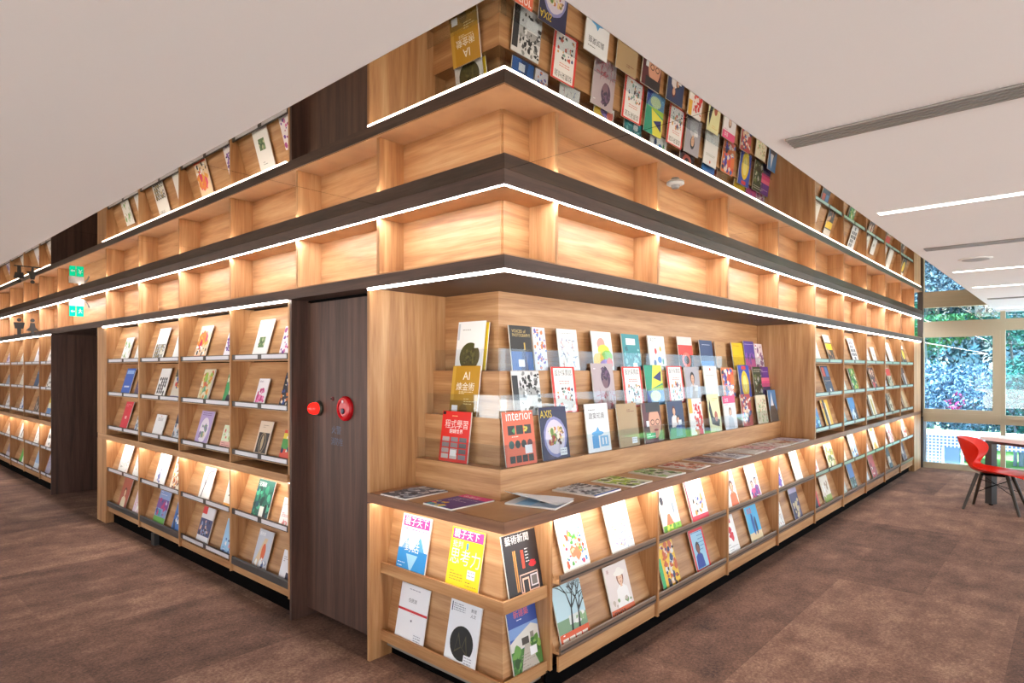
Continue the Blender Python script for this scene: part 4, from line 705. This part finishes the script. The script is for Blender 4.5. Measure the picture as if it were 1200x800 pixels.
magazine('black magazine with gold capitals and blue base','on top step of the display','R',0.637,0.444,1.490,0.175,0.242,0.130,'#24201f',[('t','VOICES of',.12,.84,.10,'#cbb06c',.8),('t','PHOTOGRAPHY',.12,.75,.10,'#cbb06c',.84),('r',0,0,1,.42,'#1c5ca8'),('p',[(.4,0),(.75,0),(.65,.42),(.5,.42)],'#123c74'),('r',.62,.46,.68,.62,'#c8a84c')]+[('r',.3,.08,.58,.24,'#e8ecf4')],'magazines on the stepped display')
magazine('white magazine with violet scrawl behind the black one','on top step of the display','R',0.795,0.444,1.490,0.110,0.241,0.130,'#e8e4ec',[('blobs',.1,.05,.95,.95,26,.1,['#7c5cb0','#e88c5c','#5c7cc0'])],'magazines on the stepped display')
magazine('white magazine with red and blue dashes','on top step of the display','R',1.057,0.444,1.490,0.192,0.243,0.130,'#f0efed',[('strokes',.1,.08,.9,.8,34,.1,['#c83c44','#3c6cb0','#5c5c64','#28406c']),('lines',.1,.86,.9,.92,1,'#8c8c94')],'magazines on the stepped display')
magazine('white magazine with rainbow paint clouds','on top step of the display','R',1.415,0.444,1.490,0.221,0.244,0.130,'#f3f2ee',[('e',.45,.66,.2,.2,'#f09c90'),('e',.55,.5,.3,.18,'#f0dc4c'),('e',.7,.36,.28,.18,'#8cc84c'),('e',.25,.26,.28,.2,'#f0c43c'),('e',.6,.14,.3,.16,'#9c7cc8'),('e',.8,.18,.16,.16,'#e86c5c')],'magazines on the stepped display')
magazine('teal magazine with white label panel','on top step of the display','R',1.763,0.444,1.490,0.220,0.242,0.130,'#2c8c94',[('r',.22,.7,.75,.88,'#dceae8'),('blobs',.1,.05,.95,.6,14,.1,['#4cb0b4','#1c6c78','#88c8c8']),('r',.5,.05,.75,.2,'#e8eef2')],'magazines on the stepped display')
magazine('white magazine with scattered colour ovals','on top step of the display','R',2.110,0.444,1.490,0.233,0.244,0.130,'#f2f2ee',[('t','ACT',.12,.82,.13,'#6c7c74',.5),('e',.4,.55,.07,.09,'#d83c3c'),('e',.7,.62,.06,.08,'#e8b03c'),('e',.6,.3,.12,.10,'#3c7cc8'),('e',.3,.2,.08,.1,'#28508c'),('e',.8,.25,.05,.1,'#4ca06c')],'magazines on the stepped display')
magazine('red and black magazine with round pattern','on top step of the display','R',2.549,0.444,1.490,0.235,0.254,0.130,'#d8342c',[('r',0,.75,1,1,'#f0d0cc'),('r',0,0,1,.45,'#3c2c34'),('e',.5,.3,.3,.25,'#e86c5c'),('e',.5,.3,.18,.14,'#3c2c34')],'magazines on the stepped display')
magazine('navy blue magazine with small title','on top step of the display','R',2.917,0.444,1.490,0.235,0.240,0.130,'#1c3c6c',[('lines',.2,.8,.8,.88,1,'#c8d4e8'),('r',0,0,1,.3,'#2c7cc8')],'magazines on the stepped display')
magazine('light brown magazine','on top step of the display','R',3.187,0.444,1.490,0.205,0.235,0.130,'#b88c5c',[('lines',.2,.8,.8,.9,2,'#8c6438'),('r',.1,.1,.9,.4,'#a07c50')],'magazines on the stepped display')
magazine('solid yellow magazine','on top step of the display','R',3.547,0.444,1.490,0.235,0.238,0.130,'#f2c418',[('lines',.15,.84,.7,.92,1,'#8c6c10'),('lines',.15,.5,.9,.52,1,'#c89c10')],'magazines on the stepped display')
magazine('purple magazine with white masthead','on top step of the display','R',3.817,0.444,1.490,0.235,0.262,0.130,'#5c4ca0',[('lines',.1,.84,.9,.93,1,'#f0ecf8'),('r',0,0,1,.4,'#d85c9c'),('blobs',.1,.3,.9,.6,7,.13,['#8c5cb0','#3c3478'])],'magazines on the stepped display')
magazine('white and pink magazine at the far end','on top step of the display','R',4.042,0.444,1.490,0.197,0.245,0.130,'#eedfe4',[('blobs',.1,.05,.95,.95,18,.11,['#d85c7c','#fff','#8c5c8c'])],'magazines on the stepped display')
magazine('slate blue magazine','lying flat on the counter left end, by the oak side panel',"R",0.012,0.760,0.8696,0.200,0.275,0,'#5c6c84',[('blobs',.05,.05,.95,.95,34,.1,['#28344c','#a8b8cc','#3c4c6c','#dce4ee'])]+[('t','旅讀',.1,.75,.2,'#e8eef4',.8)],'magazines lying on the counter',th=0.0060,flat=-1.571)
magazine('purple and magenta magazine','lying flat on the counter just left of the corner',"R",0.010,0.430,0.8696,0.200,0.275,0,'#4c2c84',[('r',0,.78,1,1,'#e0308c'),('t','今周刊',.1,.8,.18,'#fff',.8),('blobs',.05,.02,.6,.3,9,.1,['#f0c82c','#e85c8c','#3cb0c8']),('lines',.2,.4,.9,.7,5,'#e8e4f4')],'magazines lying on the counter',th=0.0060,flat=-1.600)
magazine('pale grey blue magazine','lying flat on the counter just right of the corner',"R",0.430,0.012,0.8706,0.215,0.260,0,'#c8d0dc',[('r',0,.5,1,.8,'#9cc8e4'),('blobs',.4,.05,.95,.4,12,.1,['#7c8c5c','#b8c0c8','#5c6470']),('r',0,.8,1,1,'#e8ebf0')],'magazines lying on the counter',th=0.0070,flat=0.250)
magazine('monochrome magazine with blue spine','lying flat on the counter, second right of the corner',"R",0.800,0.012,0.8716,0.250,0.265,0,'#d8dce0',[('r',0,0,1,.06,'#1c64c0'),('blobs',.05,.1,.95,.95,50,.08,['#1c1c24','#4c4c58','#f4f4f6','#8c94a0'])],'magazines lying on the counter',th=0.0080,flat=0.050)
magazine('lime green magazine with dark rocks','lying flat on the counter, third right of the corner',"R",1.140,0.014,0.8696,0.235,0.262,0,'#e9ecd8',[('blobs',.05,.05,.95,.95,34,.1,['#a8cc2c','#3c4c28','#c8dc4c','#7ca02c'])],'magazines lying on the counter',th=0.0060,flat=0.050)
magazine('grass green travel magazine','lying flat on the counter, fourth right of the corner',"R",1.530,0.014,0.8696,0.235,0.262,0,'#e4e8dc',[('blobs',.05,.05,.95,.95,34,.1,['#5c9c3c','#8cc05c','#38542c','#e8ecf0'])],'magazines lying on the counter',th=0.0060,flat=-0.030)
magazine('white magazine with rust red landscape','lying flat on the counter, fifth right of the corner',"R",1.900,0.014,0.8696,0.235,0.262,0,'#ece6e0',[('blobs',.05,.05,.95,.95,34,.1,['#c8502c','#a83c28','#e08c5c','#7c4c34'])],'magazines lying on the counter',th=0.0060,flat=0.060)
magazine('dark wine magazine','lying flat on the counter, sixth right of the corner',"R",2.240,0.014,0.8696,0.235,0.262,0,'#9c8c98',[('blobs',.05,.05,.95,.95,34,.1,['#3c2c3c','#7c5c6c','#c8b8c0','#6c2c3c'])],'magazines lying on the counter',th=0.0060,flat=0.000)
magazine('cool grey magazine with black figures','lying flat on the counter, seventh right of the corner',"R",2.560,0.014,0.8696,0.235,0.262,0,'#d4d4dc',[('blobs',.05,.05,.95,.95,34,.1,['#8c8ca0','#4c4c5c','#ececf0'])],'magazines lying on the counter',th=0.0060,flat=-0.050)
magazine('plain white brochure','lying flat on the counter, eighth right of the corner',"R",2.880,0.014,0.8696,0.235,0.262,0,'#f0efec',[('blobs',.05,.05,.95,.95,34,.1,['#e0dcd8','#d0c8c4'])],'magazines lying on the counter',th=0.0060,flat=0.030)
magazine('rose tinted magazine','lying flat on the counter, ninth right of the corner',"R",3.160,0.014,0.8696,0.235,0.262,0,'#ecd8d8',[('blobs',.05,.05,.95,.95,34,.1,['#c87c84','#e8b8b8','#a85c6c'])],'magazines lying on the counter',th=0.0060,flat=0.050)
magazine('crimson lettered magazine','lying flat on the counter, tenth right of the corner',"R",3.420,0.014,0.8696,0.235,0.262,0,'#e8dcd8',[('blobs',.05,.05,.95,.95,34,.1,['#b84c54','#f4f0ee','#8c8c94'])],'magazines lying on the counter',th=0.0060,flat=-0.040)
magazine('beige news magazine','lying flat on the counter, eleventh right of the corner',"R",3.680,0.014,0.8696,0.235,0.262,0,'#e4dccc',[('blobs',.05,.05,.95,.95,34,.1,['#a89880','#c8603c','#f0ece4'])],'magazines lying on the counter',th=0.0060,flat=0.030)
magazine('pale violet magazine','lying flat on the counter, last before the upper rack side panel',"R",3.920,0.014,0.8696,0.235,0.262,0,'#dcd4e4',[('blobs',.05,.05,.95,.95,34,.1,['#8c7ca8','#c8bcd8','#f4f0f8'])],'magazines lying on the counter',th=0.0060,flat=0.000)

# ------------------------------------------------------------------ fire devices on the dark door
XD = .1045
o = thing('fire_indicator_lamp', 'glowing red dome lamp on the dark door, left of the alarm', 'alarm lamp', (XD, 1.59, 1.266))
v, f = lathe((XD, 1.59, 1.266), (-1, 0, 0), [(.046, 0), (.046, .012), (.040, .018)]); mk('base_ring', v, f, plain('lamp_ring', '#4c4a40', .4, .5), o)
lampm = plain('red_lamp', '#ff1408', .2); lb = lampm.node_tree.nodes['Principled BSDF']; lb.inputs['Emission Color'].default_value = (1, .03, .02, 1); lb.inputs['Emission Strength'].default_value = .7
v, f = lathe((XD, 1.59, 1.266), (-1, 0, 0), [(.036, .0185), (.036, .04), (.031, .056), (.020, .066), (.006, .070)]); mk('lens', v, f, lampm, o, smooth=True)
o = thing('fire_alarm_call_point', 'round red fire alarm call point on the dark door', 'fire alarm', (XD, 1.305, 1.276))
v, f = lathe((XD, 1.305, 1.276), (-1, 0, 0), [(.070, 0), (.070, .014), (.062, .024), (.046, .027), (.044, .022), (.018, .022)]); mk('housing', v, f, REDP, o)
v, f = lathe((XD, 1.305, 1.262), (-1, 0, 0), [(.015, .0225), (.015, .028), (.010, .031)]); mk('push_button', v, f, plain('blue_button', '#24344c', .3), o)
v, f = lathe((XD, 1.305, 1.316), (-1, 0, 0), [(.008, .0245), (.008, .028)], 12); mk('indicator_light', v, f, plain('white_led', '#f0e8e8', .3), o)
o = thing('fire_telephone_jack', 'tiny red jack on the dark door between lamp and alarm', 'jack', (XD, 1.443, 1.327))
v, f = lathe((XD, 1.443, 1.327), (-1, 0, 0), [(.013, 0), (.013, .006), (.008, .009)], 16); mk('ring', v, f, plain('dark_red', '#6c1c20', .35), o)
v, f = lathe((XD, 1.443, 1.327), (-1, 0, 0), [(.005, .0095), (.005, .012)], 10); mk('socket', v, f, BLACK, o)
# small printed instruction on the door
ink = Ink(1.0)
ink.layer(); ink.text('火警', .08, .58, .36, '#56617c', .84); ink.layer(); ink.text('消防栓', .04, .08, .34, '#56617c', .92)
nn = ink_mesh('door_lettering', ink, .13, -.0004, PRINT, None); nn.location = (XD, 1.40, 1.05); nn.rotation_euler = (0, 0, -PI/2)
tag(nn, 'faint blue lettering printed on the dark door beneath the alarm', 'lettering')

# ------------------------------------------------------------------ exit sign and toilet figures
GREEN = emis('exit_green', '#10e0a8', 1.1)
XS, YS = .0, 6.12
o = thing('exit_sign', 'small green exit sign hanging in the left niches over the passage', 'exit sign', (XS, YS, 2.2))
box('housing', (XS-.10, YS-.02, 2.165), (XS+.03, YS+.02, 2.235), plain('sign_white', '#e8ece8', .5), o)
box('bracket', (XS-.02, YS-.008, 2.236), (XS+.0, YS+.008, 2.2615), plain('sign_bracket', '#c8ccc8', .4, .4), o)
box('left_panel', (XS-.098, YS-.006, 2.055), (XS-.045, YS+.006, 2.1645), GREEN, o)
box('right_panel', (XS-.035, YS-.006, 2.055), (XS+.028, YS+.006, 2.1645), GREEN, o)
ink = Ink(1.0)
wc = '#f4fffa'
ink.layer(); ink.ell(.5, .82, .09, .09, wc, 12); ink.poly([(.42, .72), (.6, .68), (.62, .42), (.40, .42)], wc); ink.layer()
ink.poly([(.42, .44), (.56, .44), (.34, .1), (.22, .14)], wc); ink.poly([(.5, .44), (.62, .44), (.82, .18), (.74, .1)], wc); ink.layer()
ink.poly([(.44, .7), (.46, .62), (.18, .52), (.18, .6)], wc); ink.poly([(.58, .68), (.6, .6), (.86, .52), (.84, .62)], wc)
p = ink_mesh('running_figure', ink, .06, 0, PRINT, o); p.location = (-.0035-.0, -.0075, 2.07-2.2+.012)
ink = Ink(1.0); ink.layer(); ink.poly([(.1, .5), (.45, .85), (.45, .62), (.95, .62), (.95, .38), (.45, .38), (.45, .15)], wc)
p = ink_mesh('arrow', ink, .045, 0, PRINT, o); p.location = (-.071, -.0075, 2.085-2.2)
v, f = tube([(XS+.035, YS-.01, 2.225), (XS+.06, YS-.02, 2.19), (XS+.075, YS-.02, 2.15)], .008, 8); mk('spotlight_arm', v, f, GREYM, o)
FIG = plain('figure_black', '#26221f', .5)
def extrude(name, pts, x0, x1, m, parent):   # pts (u=-y offset, z) outline facing -X
    n = len(pts); v = [(x0, a, z) for a, z in pts] + [(x1, a, z) for a, z in pts]
    return mk(name, v, [tuple(range(n)), tuple(range(2*n-1, n-1, -1))]+[(i, (i+1) % n, n+(i+1) % n, n+i) for i in range(n)], m, parent)
# the pictograms stand on the board, facing down the aisle
def extrudeY(name, pts, y0, y1, m, parent):
    n = len(pts); v = [(a, y0, z) for a, z in pts] + [(a, y1, z) for a, z in pts]
    return mk(name, v, [tuple(range(n)), tuple(range(2*n-1, n-1, -1))]+[(i, (i+1) % n, n+(i+1) % n, n+i) for i in range(n)], m, parent)
def disc(cx, cz, r, n=16): return [(cx+r*math.cos(2*PI*k/n), cz+r*math.sin(2*PI*k/n)) for k in range(n)]
zb = 1.912
YM = 7.68
o = thing('toilet_sign_man', 'black cut-out man figure standing on the far left board', 'sign', (-.22, YM, zb))
cx = -.245
extrudeY('head', disc(cx, zb+.175, .022), YM-.003, YM+.003, FIG, o)
extrudeY('body', [(cx-.055, zb+.145), (cx+.055, zb+.145), (cx+.04, zb+.07), (cx+.02, zb+.07), (cx+.018, zb+.0), (cx-.018, zb), (cx-.02, zb+.07), (cx-.04, zb+.07)], YM-.003, YM+.003, FIG, o)
extrudeY('base_bar', [(cx-.05, zb-.012), (.01, zb-.012), (.01, zb-.0005), (cx-.05, zb-.0005)], YM-.006, YM+.006, FIG, o)
o = thing('toilet_sign_woman', 'black cut-out woman figure standing on the far left board', 'sign', (-.1, YM, zb))
cx = -.115
extrudeY('head', disc(cx, zb+.175, .022), YM-.003, YM+.003, FIG, o)
extrudeY('body', [(cx-.02, zb+.145), (cx+.02, zb+.145), (cx+.03, zb+.09), (cx+.065, zb+.05), (cx+.015, zb+.045), (cx+.012, zb), (cx-.012, zb), (cx-.015, zb+.045), (cx-.065, zb+.05), (cx-.03, zb+.09)], YM-.003, YM+.003, FIG, o)

# ------------------------------------------------------------------ ceiling fittings
def tubeLight(x, y0, y1, label):
    o = thing('linear_light', label, 'ceiling light', (x, (y0+y1)/2, ZC), group='recessed linear ceiling lights')
    box('diffuser', (x-.024, y0, ZC-.006), (x+.024, y1, ZC-.0005), ECEIL, o)
    fr = plain_frame
    box('frame', (x-.03, y0-.004, ZC-.005), (x-.0245, y1+.004, ZC-.0005), fr, o); box('frame', (x+.0245, y0-.004, ZC-.005), (x+.03, y1+.004, ZC-.0005), fr, o)
plain_frame = plain('light_frame', '#e8e6e2', .6)
for x, lb_ in ((1.85, 'longest visible white ceiling light line, nearest the camera'), (4.54, 'second white ceiling light line, beyond the round vent'), (5.89, 'third white ceiling light line toward the window'), (8.75, 'last thin ceiling light line by the window')):
    tubeLight(x, -6.5, -.985, lb_)
for i, x in enumerate((-.9, -3.4, -5.4)):  # unseen lines added behind the camera to light the room
    tubeLight(x, -6.5, -3.2, 'unseen ceiling light line added behind the camera, number %s from the corner' % ('one', 'two', 'three')[i])
for i, x in enumerate((-3.2, -5.2)):  # more unseen lines, added over the aisle for extra light
    tubeLight(x, -1, 12, 'unseen ceiling light line added along the left aisle, %s' % ('inner', 'outer')[i])
def vent(x, y0, y1, label):
    o = thing('ceiling_vent', label, 'vent', (x, (y0+y1)/2, ZC), group='slotted ceiling vents')
    box('backing', (x-.050, y0, ZC-.002), (x+.050, y1, ZC-.0005), plain_vent, o)
    for k in range(5):
        xx = x-.045+k*.0225; box('slat', (xx-.006, y0+.001, ZC-.008), (xx+.006, y1, ZC-.0022), GREYM, o)
plain_vent = plain('vent_dark', '#4c4643', .7)
vent(.46, -6.5, -.985, 'wide grey slotted vent crossing the white ceiling near the camera')
vent(3.2, -6.5, -.985, 'thin grey slotted vent between the first two light lines')
vent(7.3, -6.5, -.985, 'farthest grey slotted vent close to the window')
o = thing('ceiling_speaker', 'round pale speaker grille set in the white ceiling', 'speaker', (3.88, -1.2, ZC))
v, f = lathe((3.88, -1.2, ZC-.0005), (0, 0, -1), [(.105, 0), (.105, .004), (.09, .008)], 28); mk('rim', v, f, plain_frame, o)
v, f = lathe((3.88, -1.2, ZC-.009), (0, 0, -1), [(.085, 0), (.07, .003)], 28); mk('grille', v, f, plain('grille_grey', '#a8a39f', .6), o)
o = thing('smoke_detector', 'small round white detector on the mirrored ceiling strip', 'smoke detector', (.64, -.44, ZC))
v, f = lathe((.64, -.44, ZC), (0, 0, -1), [(.038, 0), (.038, .005), (.03, .010)], 24); mk('base', v, f, plain('detector_white', '#d8d2ca', .5), o)
v, f = lathe((.64, -.44, ZC-.0105), (0, 0, -1), [(.020, 0), (.016, .012), (.010, .014)], 20); mk('sensor', v, f, GREYM, o)

# loose curled sheet on the pale magazine at the corner
pale = [o for o in bpy.data.objects if o.get('label', '').startswith('pale grey blue magazine')][0]
vs = []; fs = []; n = 10
for i in range(n+1):
    for j in range(n+1):
        a, b = i/n, j/n
        lift = .045*max(0, (1-a)*.55+b*.45-.35)**1.5*2.2+.004*math.sin(a*7+b*3)+.0045
        vs.append(((a-.5)*.215, -.0012-lift, b*.27-.005))
for i in range(n):
    for j in range(n): k = i*(n+1)+j; fs.append((k, k+1, k+n+2, k+n+1))
cs = mk('loose_sheet', vs, fs, plain('loose_paper', '#e4e7ec', .5), pale, smooth=True)

# ------------------------------------------------------------------ red chair
def chair(cx, cy, rz):
    t = thing('shell_chair', 'red moulded shell chair with dark splayed legs, tucked at the table', 'chair', (cx, cy, 0))
    t.rotation_euler = (0, 0, rz); t['_w'] = None; del t['_w']
    # shell: centre-line profile (y back..front, z, half width, side lift), facing -y
    prof = [(.345, .84, .050, .0), (.343, .825, .125, .03), (.332, .77, .180, .090), (.312, .70, .205, .125), (.290, .63, .190, .125), (.268, .565, .160, .095),
            (.245, .50, .140, .050), (.195, .452, .155, .034), (.11, .432, .190, .034), (.02, .430, .215, .030), (-.08, .440, .225, .016), (-.18, .452, .222, .0), (-.265, .448, .205, -.012), (-.31, .430, .170, -.02)]
    rows = []
    n = 12; vs = []; fs = []
    for i, (y, z, hw, lift) in enumerate(prof):
        y2, z2 = prof[min(i+1, len(prof)-1)][:2]; y1, z1 = prof[max(i-1, 0)][:2]
        d = Vector((0, y2-y1, z2-z1)).normalized(); nrm = Vector((0, -d.z, d.y))     # points to the sitter's side
        if nrm.z < 0 and abs(nrm.z) > abs(nrm.y): nrm = -nrm
        if nrm.y > 0 and abs(nrm.y) > abs(nrm.z): nrm = -nrm
        for k in range(n+1):
            a = k/n*2-1
            p = Vector((a*hw, y, z*.91)) + nrm*(lift*abs(a)**2.2*1.6)
            vs.append(p)
    for i in range(len(prof)-1):
        for k in range(n):
            b = i*(n+1)+k; fs.append((b, b+1, b+n+2, b+n+1))
    sh = mk('shell', vs, fs, REDC, t, smooth=True)
    m = sh.modifiers.new('solid', 'SOLIDIFY'); m.thickness = .010; m.offset = 0
    m = sh.modifiers.new('sub', 'SUBSURF'); m.levels = 1; m.render_levels = 2
    for sx in (-1, 1):
        for top, bot in (((.09*sx, .145, .385), (.19*sx, .25, .0)), ((.09*sx, -.11, .39), (.19*sx, -.23, .0))):
            v, f = tube([bot, top], [.013, .019], 10); mk('leg', v, f, DKW, t)
    # wire braces
    for a, b in (((-.10, .12, .33), (.15, -.16, .20)), ((.10, .12, .33), (-.15, -.16, .20)), ((-.11, .13, .20), (.11, -.11, .33)), ((.13, .14, .20), (-.11, -.11, .33))):
        v, f = tube([a, b], .003, 6); mk('wire_brace', v, f, BLACK, t)
    box('seat_bracket', (-.09, -.10, .372), (.09, .11, .384), BLACK, t)
chair(6.47, -1.13, math.radians(-8))

# ------------------------------------------------------------------ table
tt = thing('reading_table', 'white topped reading table with dark steel legs, at the right edge', 'table', (6.76, -.965, 0))
tt.rotation_euler = (0, 0, math.radians(-35)); del tt['_w']
def rbox(name, a, b, m, parent): return mk(name, boxv(a, b), BOXF, m, parent)
TW_, TD = 1.6, 1.2
rbox('table_top', (0, -TD, .712), (TW_, 0, .75), TABT, tt)
for x, y in ((.03, -.03), (TW_-.03, -.03), (.03, -TD+.03), (TW_-.03, -TD+.03)):
    sx = 1 if x < .5 else -1; sy = -1 if y > -.5 else 1
    l = rbox('leg', (min(x, x+.075*sx), min(y, y+.075*sy), .015), (max(x, x+.075*sx), max(y, y+.075*sy), .678), TABL, tt)
    v, f = lathe((x+.037*sx, y+.037*sy, 0), (0, 0, 1), [(.02, 0), (.02, .0145)], 12); mk('foot', v, f, BLACK, tt)
rbox('apron', (.03, -.075, .6785), (TW_-.03, -.03, .7115), TABL, tt); rbox('apron', (.03, -TD+.03, .6785), (TW_-.03, -TD+.075, .7115), TABL, tt)
rbox('apron', (.03, -TD+.0755, .6785), (.075, -.0755, .7115), TABL, tt); rbox('apron', (TW_-.075, -TD+.0755, .6785), (TW_-.03, -.0755, .7115), TABL, tt)

# ------------------------------------------------------------------ garden behind the window
def noise_mat(name, c1, c2, scale):
    m, t, b = mat(name); n = t.nodes.new('ShaderNodeTexNoise'); n.inputs['Scale'].default_value = scale; n.inputs['Detail'].default_value = 5
    tc = t.nodes.new('ShaderNodeTexCoord'); t.links.new(tc.outputs['Object'], n.inputs[0])
    r = t.nodes.new('ShaderNodeValToRGB'); r.color_ramp.elements[0].position = .35; r.color_ramp.elements[1].position = .65
    r.color_ramp.elements[0].color = (*lin(c1), 1); r.color_ramp.elements[1].color = (*lin(c2), 1)
    t.links.new(n.outputs[0], r.inputs[0]); t.links.new(r.outputs[0], b.inputs['Base Color']); b.inputs['Roughness'].default_value = .8; return m
GRASS = noise_mat('grass', '#3c7c38', '#5f9c48', 9)
PAVE = noise_mat('paving', '#8c9aa8', '#aab4bc', 3)
TILEM, tt_, tb_ = mat('blue_mosaic'); 
br = tt_.nodes.new('ShaderNodeTexBrick'); br.offset = 0; br.inputs['Scale'].default_value = 1; br.inputs['Brick Width'].default_value = .06; br.inputs['Row Height'].default_value = .06
br.inputs['Mortar Size'].default_value = .011; br.inputs['Color1'].default_value = (*lin('#4a5f86'), 1); br.inputs['Color2'].default_value = (*lin('#5a7096'), 1); br.inputs['Mortar'].default_value = (*lin('#cfe0ee'), 1)
tcc = tt_.nodes.new('ShaderNodeTexCoord'); sx_ = tt_.nodes.new('ShaderNodeSeparateXYZ'); cb_ = tt_.nodes.new('ShaderNodeCombineXYZ')
tt_.links.new(tcc.outputs['Object'], sx_.inputs[0]); tt_.links.new(sx_.outputs[1], cb_.inputs[0]); tt_.links.new(sx_.outputs[2], cb_.inputs[1]); tt_.links.new(cb_.outputs[0], br.inputs[0]); tt_.links.new(br.outputs[0], tb_.inputs['Base Color'])
box('ground_garden', (XW+.1, -9, -.5), (40, 9, -.42), PAVE, None, 'structure')
box('ground_lawn', (13.2, -9, -.4199), (22, 9, -.38), GRASS, None, 'structure')
gw = thing('mosaic_wall', 'low blue mosaic garden wall with white coping, outside the window', 'garden wall', (12.5, -1, -.42))
for n_, a, b in (('panel', (12.45, 1.2-.9, -.4195), (12.55, 3, .245)), ('panel', (12.45, -.33, .02), (12.55, .2995, .245)), ('panel', (12.45, -5, .02), (12.55, -.3305, .245)), ('panel', (12.45, .16, -.4195), (12.55, .2995, .0195))):
    box(n_, a, b, TILEM, gw)
box('coping', (12.38, -5, .2455), (12.62, 3, .33), plain('coping_white', '#dfeaf2', .6), gw)
box('gate_panel', (12.47, -.13, -.4195), (12.52, .10, .0195), plain('gate_blue', '#5c7896', .5), gw)
for yy in (.13, -.17, -.42, -1.6, -3.2): box('post', (12.46, yy-.02, -.4195), (12.54, yy+.02, .0195), plain('post_white', '#dce8f0', .6), gw)

def leafmat(name, c1, c2):
    m, t, b = mat(name); oi = t.nodes.new('ShaderNodeNewGeometry')
    r = t.nodes.new('ShaderNodeValToRGB'); r.color_ramp.elements[0].color = (*lin(c1), 1); r.color_ramp.elements[1].color = (*lin(c2), 1)
    t.links.new(oi.outputs['Random Per Island'], r.inputs[0]); t.links.new(r.outputs[0], b.inputs['Base Color'])
    b.inputs['Roughness'].default_value = .8; b.inputs['Specular IOR Level'].default_value = .15; return m
LG = leafmat('leaves_green', '#12402c', '#4c9464'); LB_ = leafmat('leaves_blue', '#173a58', '#7ca8c4'); LT = leafmat('leaves_teal', '#0c3a40', '#3f8c84'); LP = leafmat('petals_magenta', '#a81868', '#d84898')
BARK = plain('bark', '#5c5c64', .9); BARKL = plain('bark_pale', '#7c8c9c', .9)
def leaves(name, c, rad, n, size, m, parent, seed):
    rnd = random.Random(seed); vs = []; fs = []
    for i in range(n):
        d = Vector((rnd.gauss(0, 1), rnd.gauss(0, 1), rnd.gauss(0, 1))).normalized()*rnd.uniform(.3, 1)**.5
        p = Vector(c)+Vector((d.x*rad[0], d.y*rad[1], d.z*rad[2]))
        a = Vector((rnd.uniform(-1, 1), rnd.uniform(-1, 1), rnd.uniform(-1, 1))).normalized(); b = a.cross(Vector((rnd.uniform(-1, 1), rnd.uniform(-1, 1), rnd.uniform(-1, 1)))).normalized()
        s = size*rnd.uniform(.6, 1.4); k = len(vs)
        vs += [p-a*s, p+b*s*.35, p+a*s, p-b*s*.35]; fs.append((k, k+1, k+2, k+3))
    me = bpy.data.meshes.new(name); me.from_pydata(vs, [], fs); o = link(name, me, m, parent); o['kind'] = 'stuff'
    return o
def shrub(label, c, rad, n, size, m, seed, trunks=3, flower=0, fc=None, zg=-.38, name='garden_shrub', bark=None):
    t = thing(name, label, 'shrub' if name == 'garden_shrub' else 'tree', (c[0], c[1], zg), group='planting outside the window')
    rnd = random.Random(seed)
    for i in range(trunks):
        top = (c[0]+rnd.uniform(-.6, .6)*rad[0], c[1]+rnd.uniform(-.6, .6)*rad[1], c[2]+rnd.uniform(-.1, .7)*rad[2])
        v, f = tube([(c[0]+rnd.uniform(-.12, .12), c[1]+rnd.uniform(-.12, .12), zg), (c[0]+(top[0]-c[0])*.4, c[1]+(top[1]-c[1])*.5+rnd.uniform(-.1, .1), (zg+top[2])/2), top], [.035, .022, .010], 7)
        mk('stem', v, f, bark or BARKL, t)
    leaves('foliage', c, rad, int(n*2.4), size*.62, m, t, seed)
    if flower: leaves('flowers', fc or c, (.28, .16, .22), flower, size*.8, LP, t, seed+1)
shrub('blue-green shrub behind the wall, at the left pane', (13.6, .75, 1.0), (.7, .9, .75), 1900, .075, LB_, 1)
shrub('blue shrub in the middle of the main pane', (13.9, -.15, .85), (.7, .8, .8), 1900, .075, LB_, 2, flower=40, fc=(13.3, .05, .85))
shrub('teal shrub at the right of the main pane', (13.7, -1.0, .95), (.6, .6, .8), 1500, .07, LT, 3)
shrub('green climbing shrub with magenta blossoms, right pane', (13.2, -1.75, 1.2), (.6, .7, 1.1), 2200, .07, LG, 4, flower=120, fc=(12.65, -1.25, .95))
shrub('tall green tree over the upper left pane', (15.5, .9, 2.9), (1.2, 1.3, 1.0), 2200, .10, LG, 5, name='garden_tree', bark=BARKL)
shrub('tall teal tree over the upper middle pane', (15.8, -1.0, 3.0), (1.2, 1.3, 1.1), 2200, .10, LT, 6, name='garden_tree', bark=BARK)
shrub('dark teal tree beyond the right pane', (16.5, -3.0, 2.2), (1.3, 1.4, 1.9), 2400, .12, LT, 7, name='garden_tree', bark=BARK)
shrub('background blue-green hedge tree left of the window view', (17.5, 2.4, 1.8), (1.3, 1.6, 2.1), 2200, .13, LT, 8, name='garden_tree', bark=BARK)
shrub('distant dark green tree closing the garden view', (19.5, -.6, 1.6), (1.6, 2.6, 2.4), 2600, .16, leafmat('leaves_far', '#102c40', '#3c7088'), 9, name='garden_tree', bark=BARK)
# pale building with columns beyond the shrubs
bl = thing('garden_pavilion', 'pale building with white columns half hidden behind the shrubs', 'building', (22, 0, -.42))
box('wall', (23.0, -4, -.4195), (23.3, 8, 4.2), plain('pavilion_wall', '#9cb8d4', .8), bl)
for yy in (-2.6, -1.2, .2, 1.4, 2.6, 4.0): box('column', (21.8, yy-.18, -.4195), (22.1, yy+.18, 3.6), plain('pavilion_white', '#e8f2fa', .7), bl)
box('roof', (21.5, -4, 3.6005), (22.98, 8, 4.0), plain('pavilion_roof', '#c8d8e4', .7), bl)

print('LABEL PROBLEMS', BAD)
print('objects', len(bpy.data.objects), 'tris', sum(len(p.vertices)-2 for m in bpy.data.meshes for p in m.polygons))
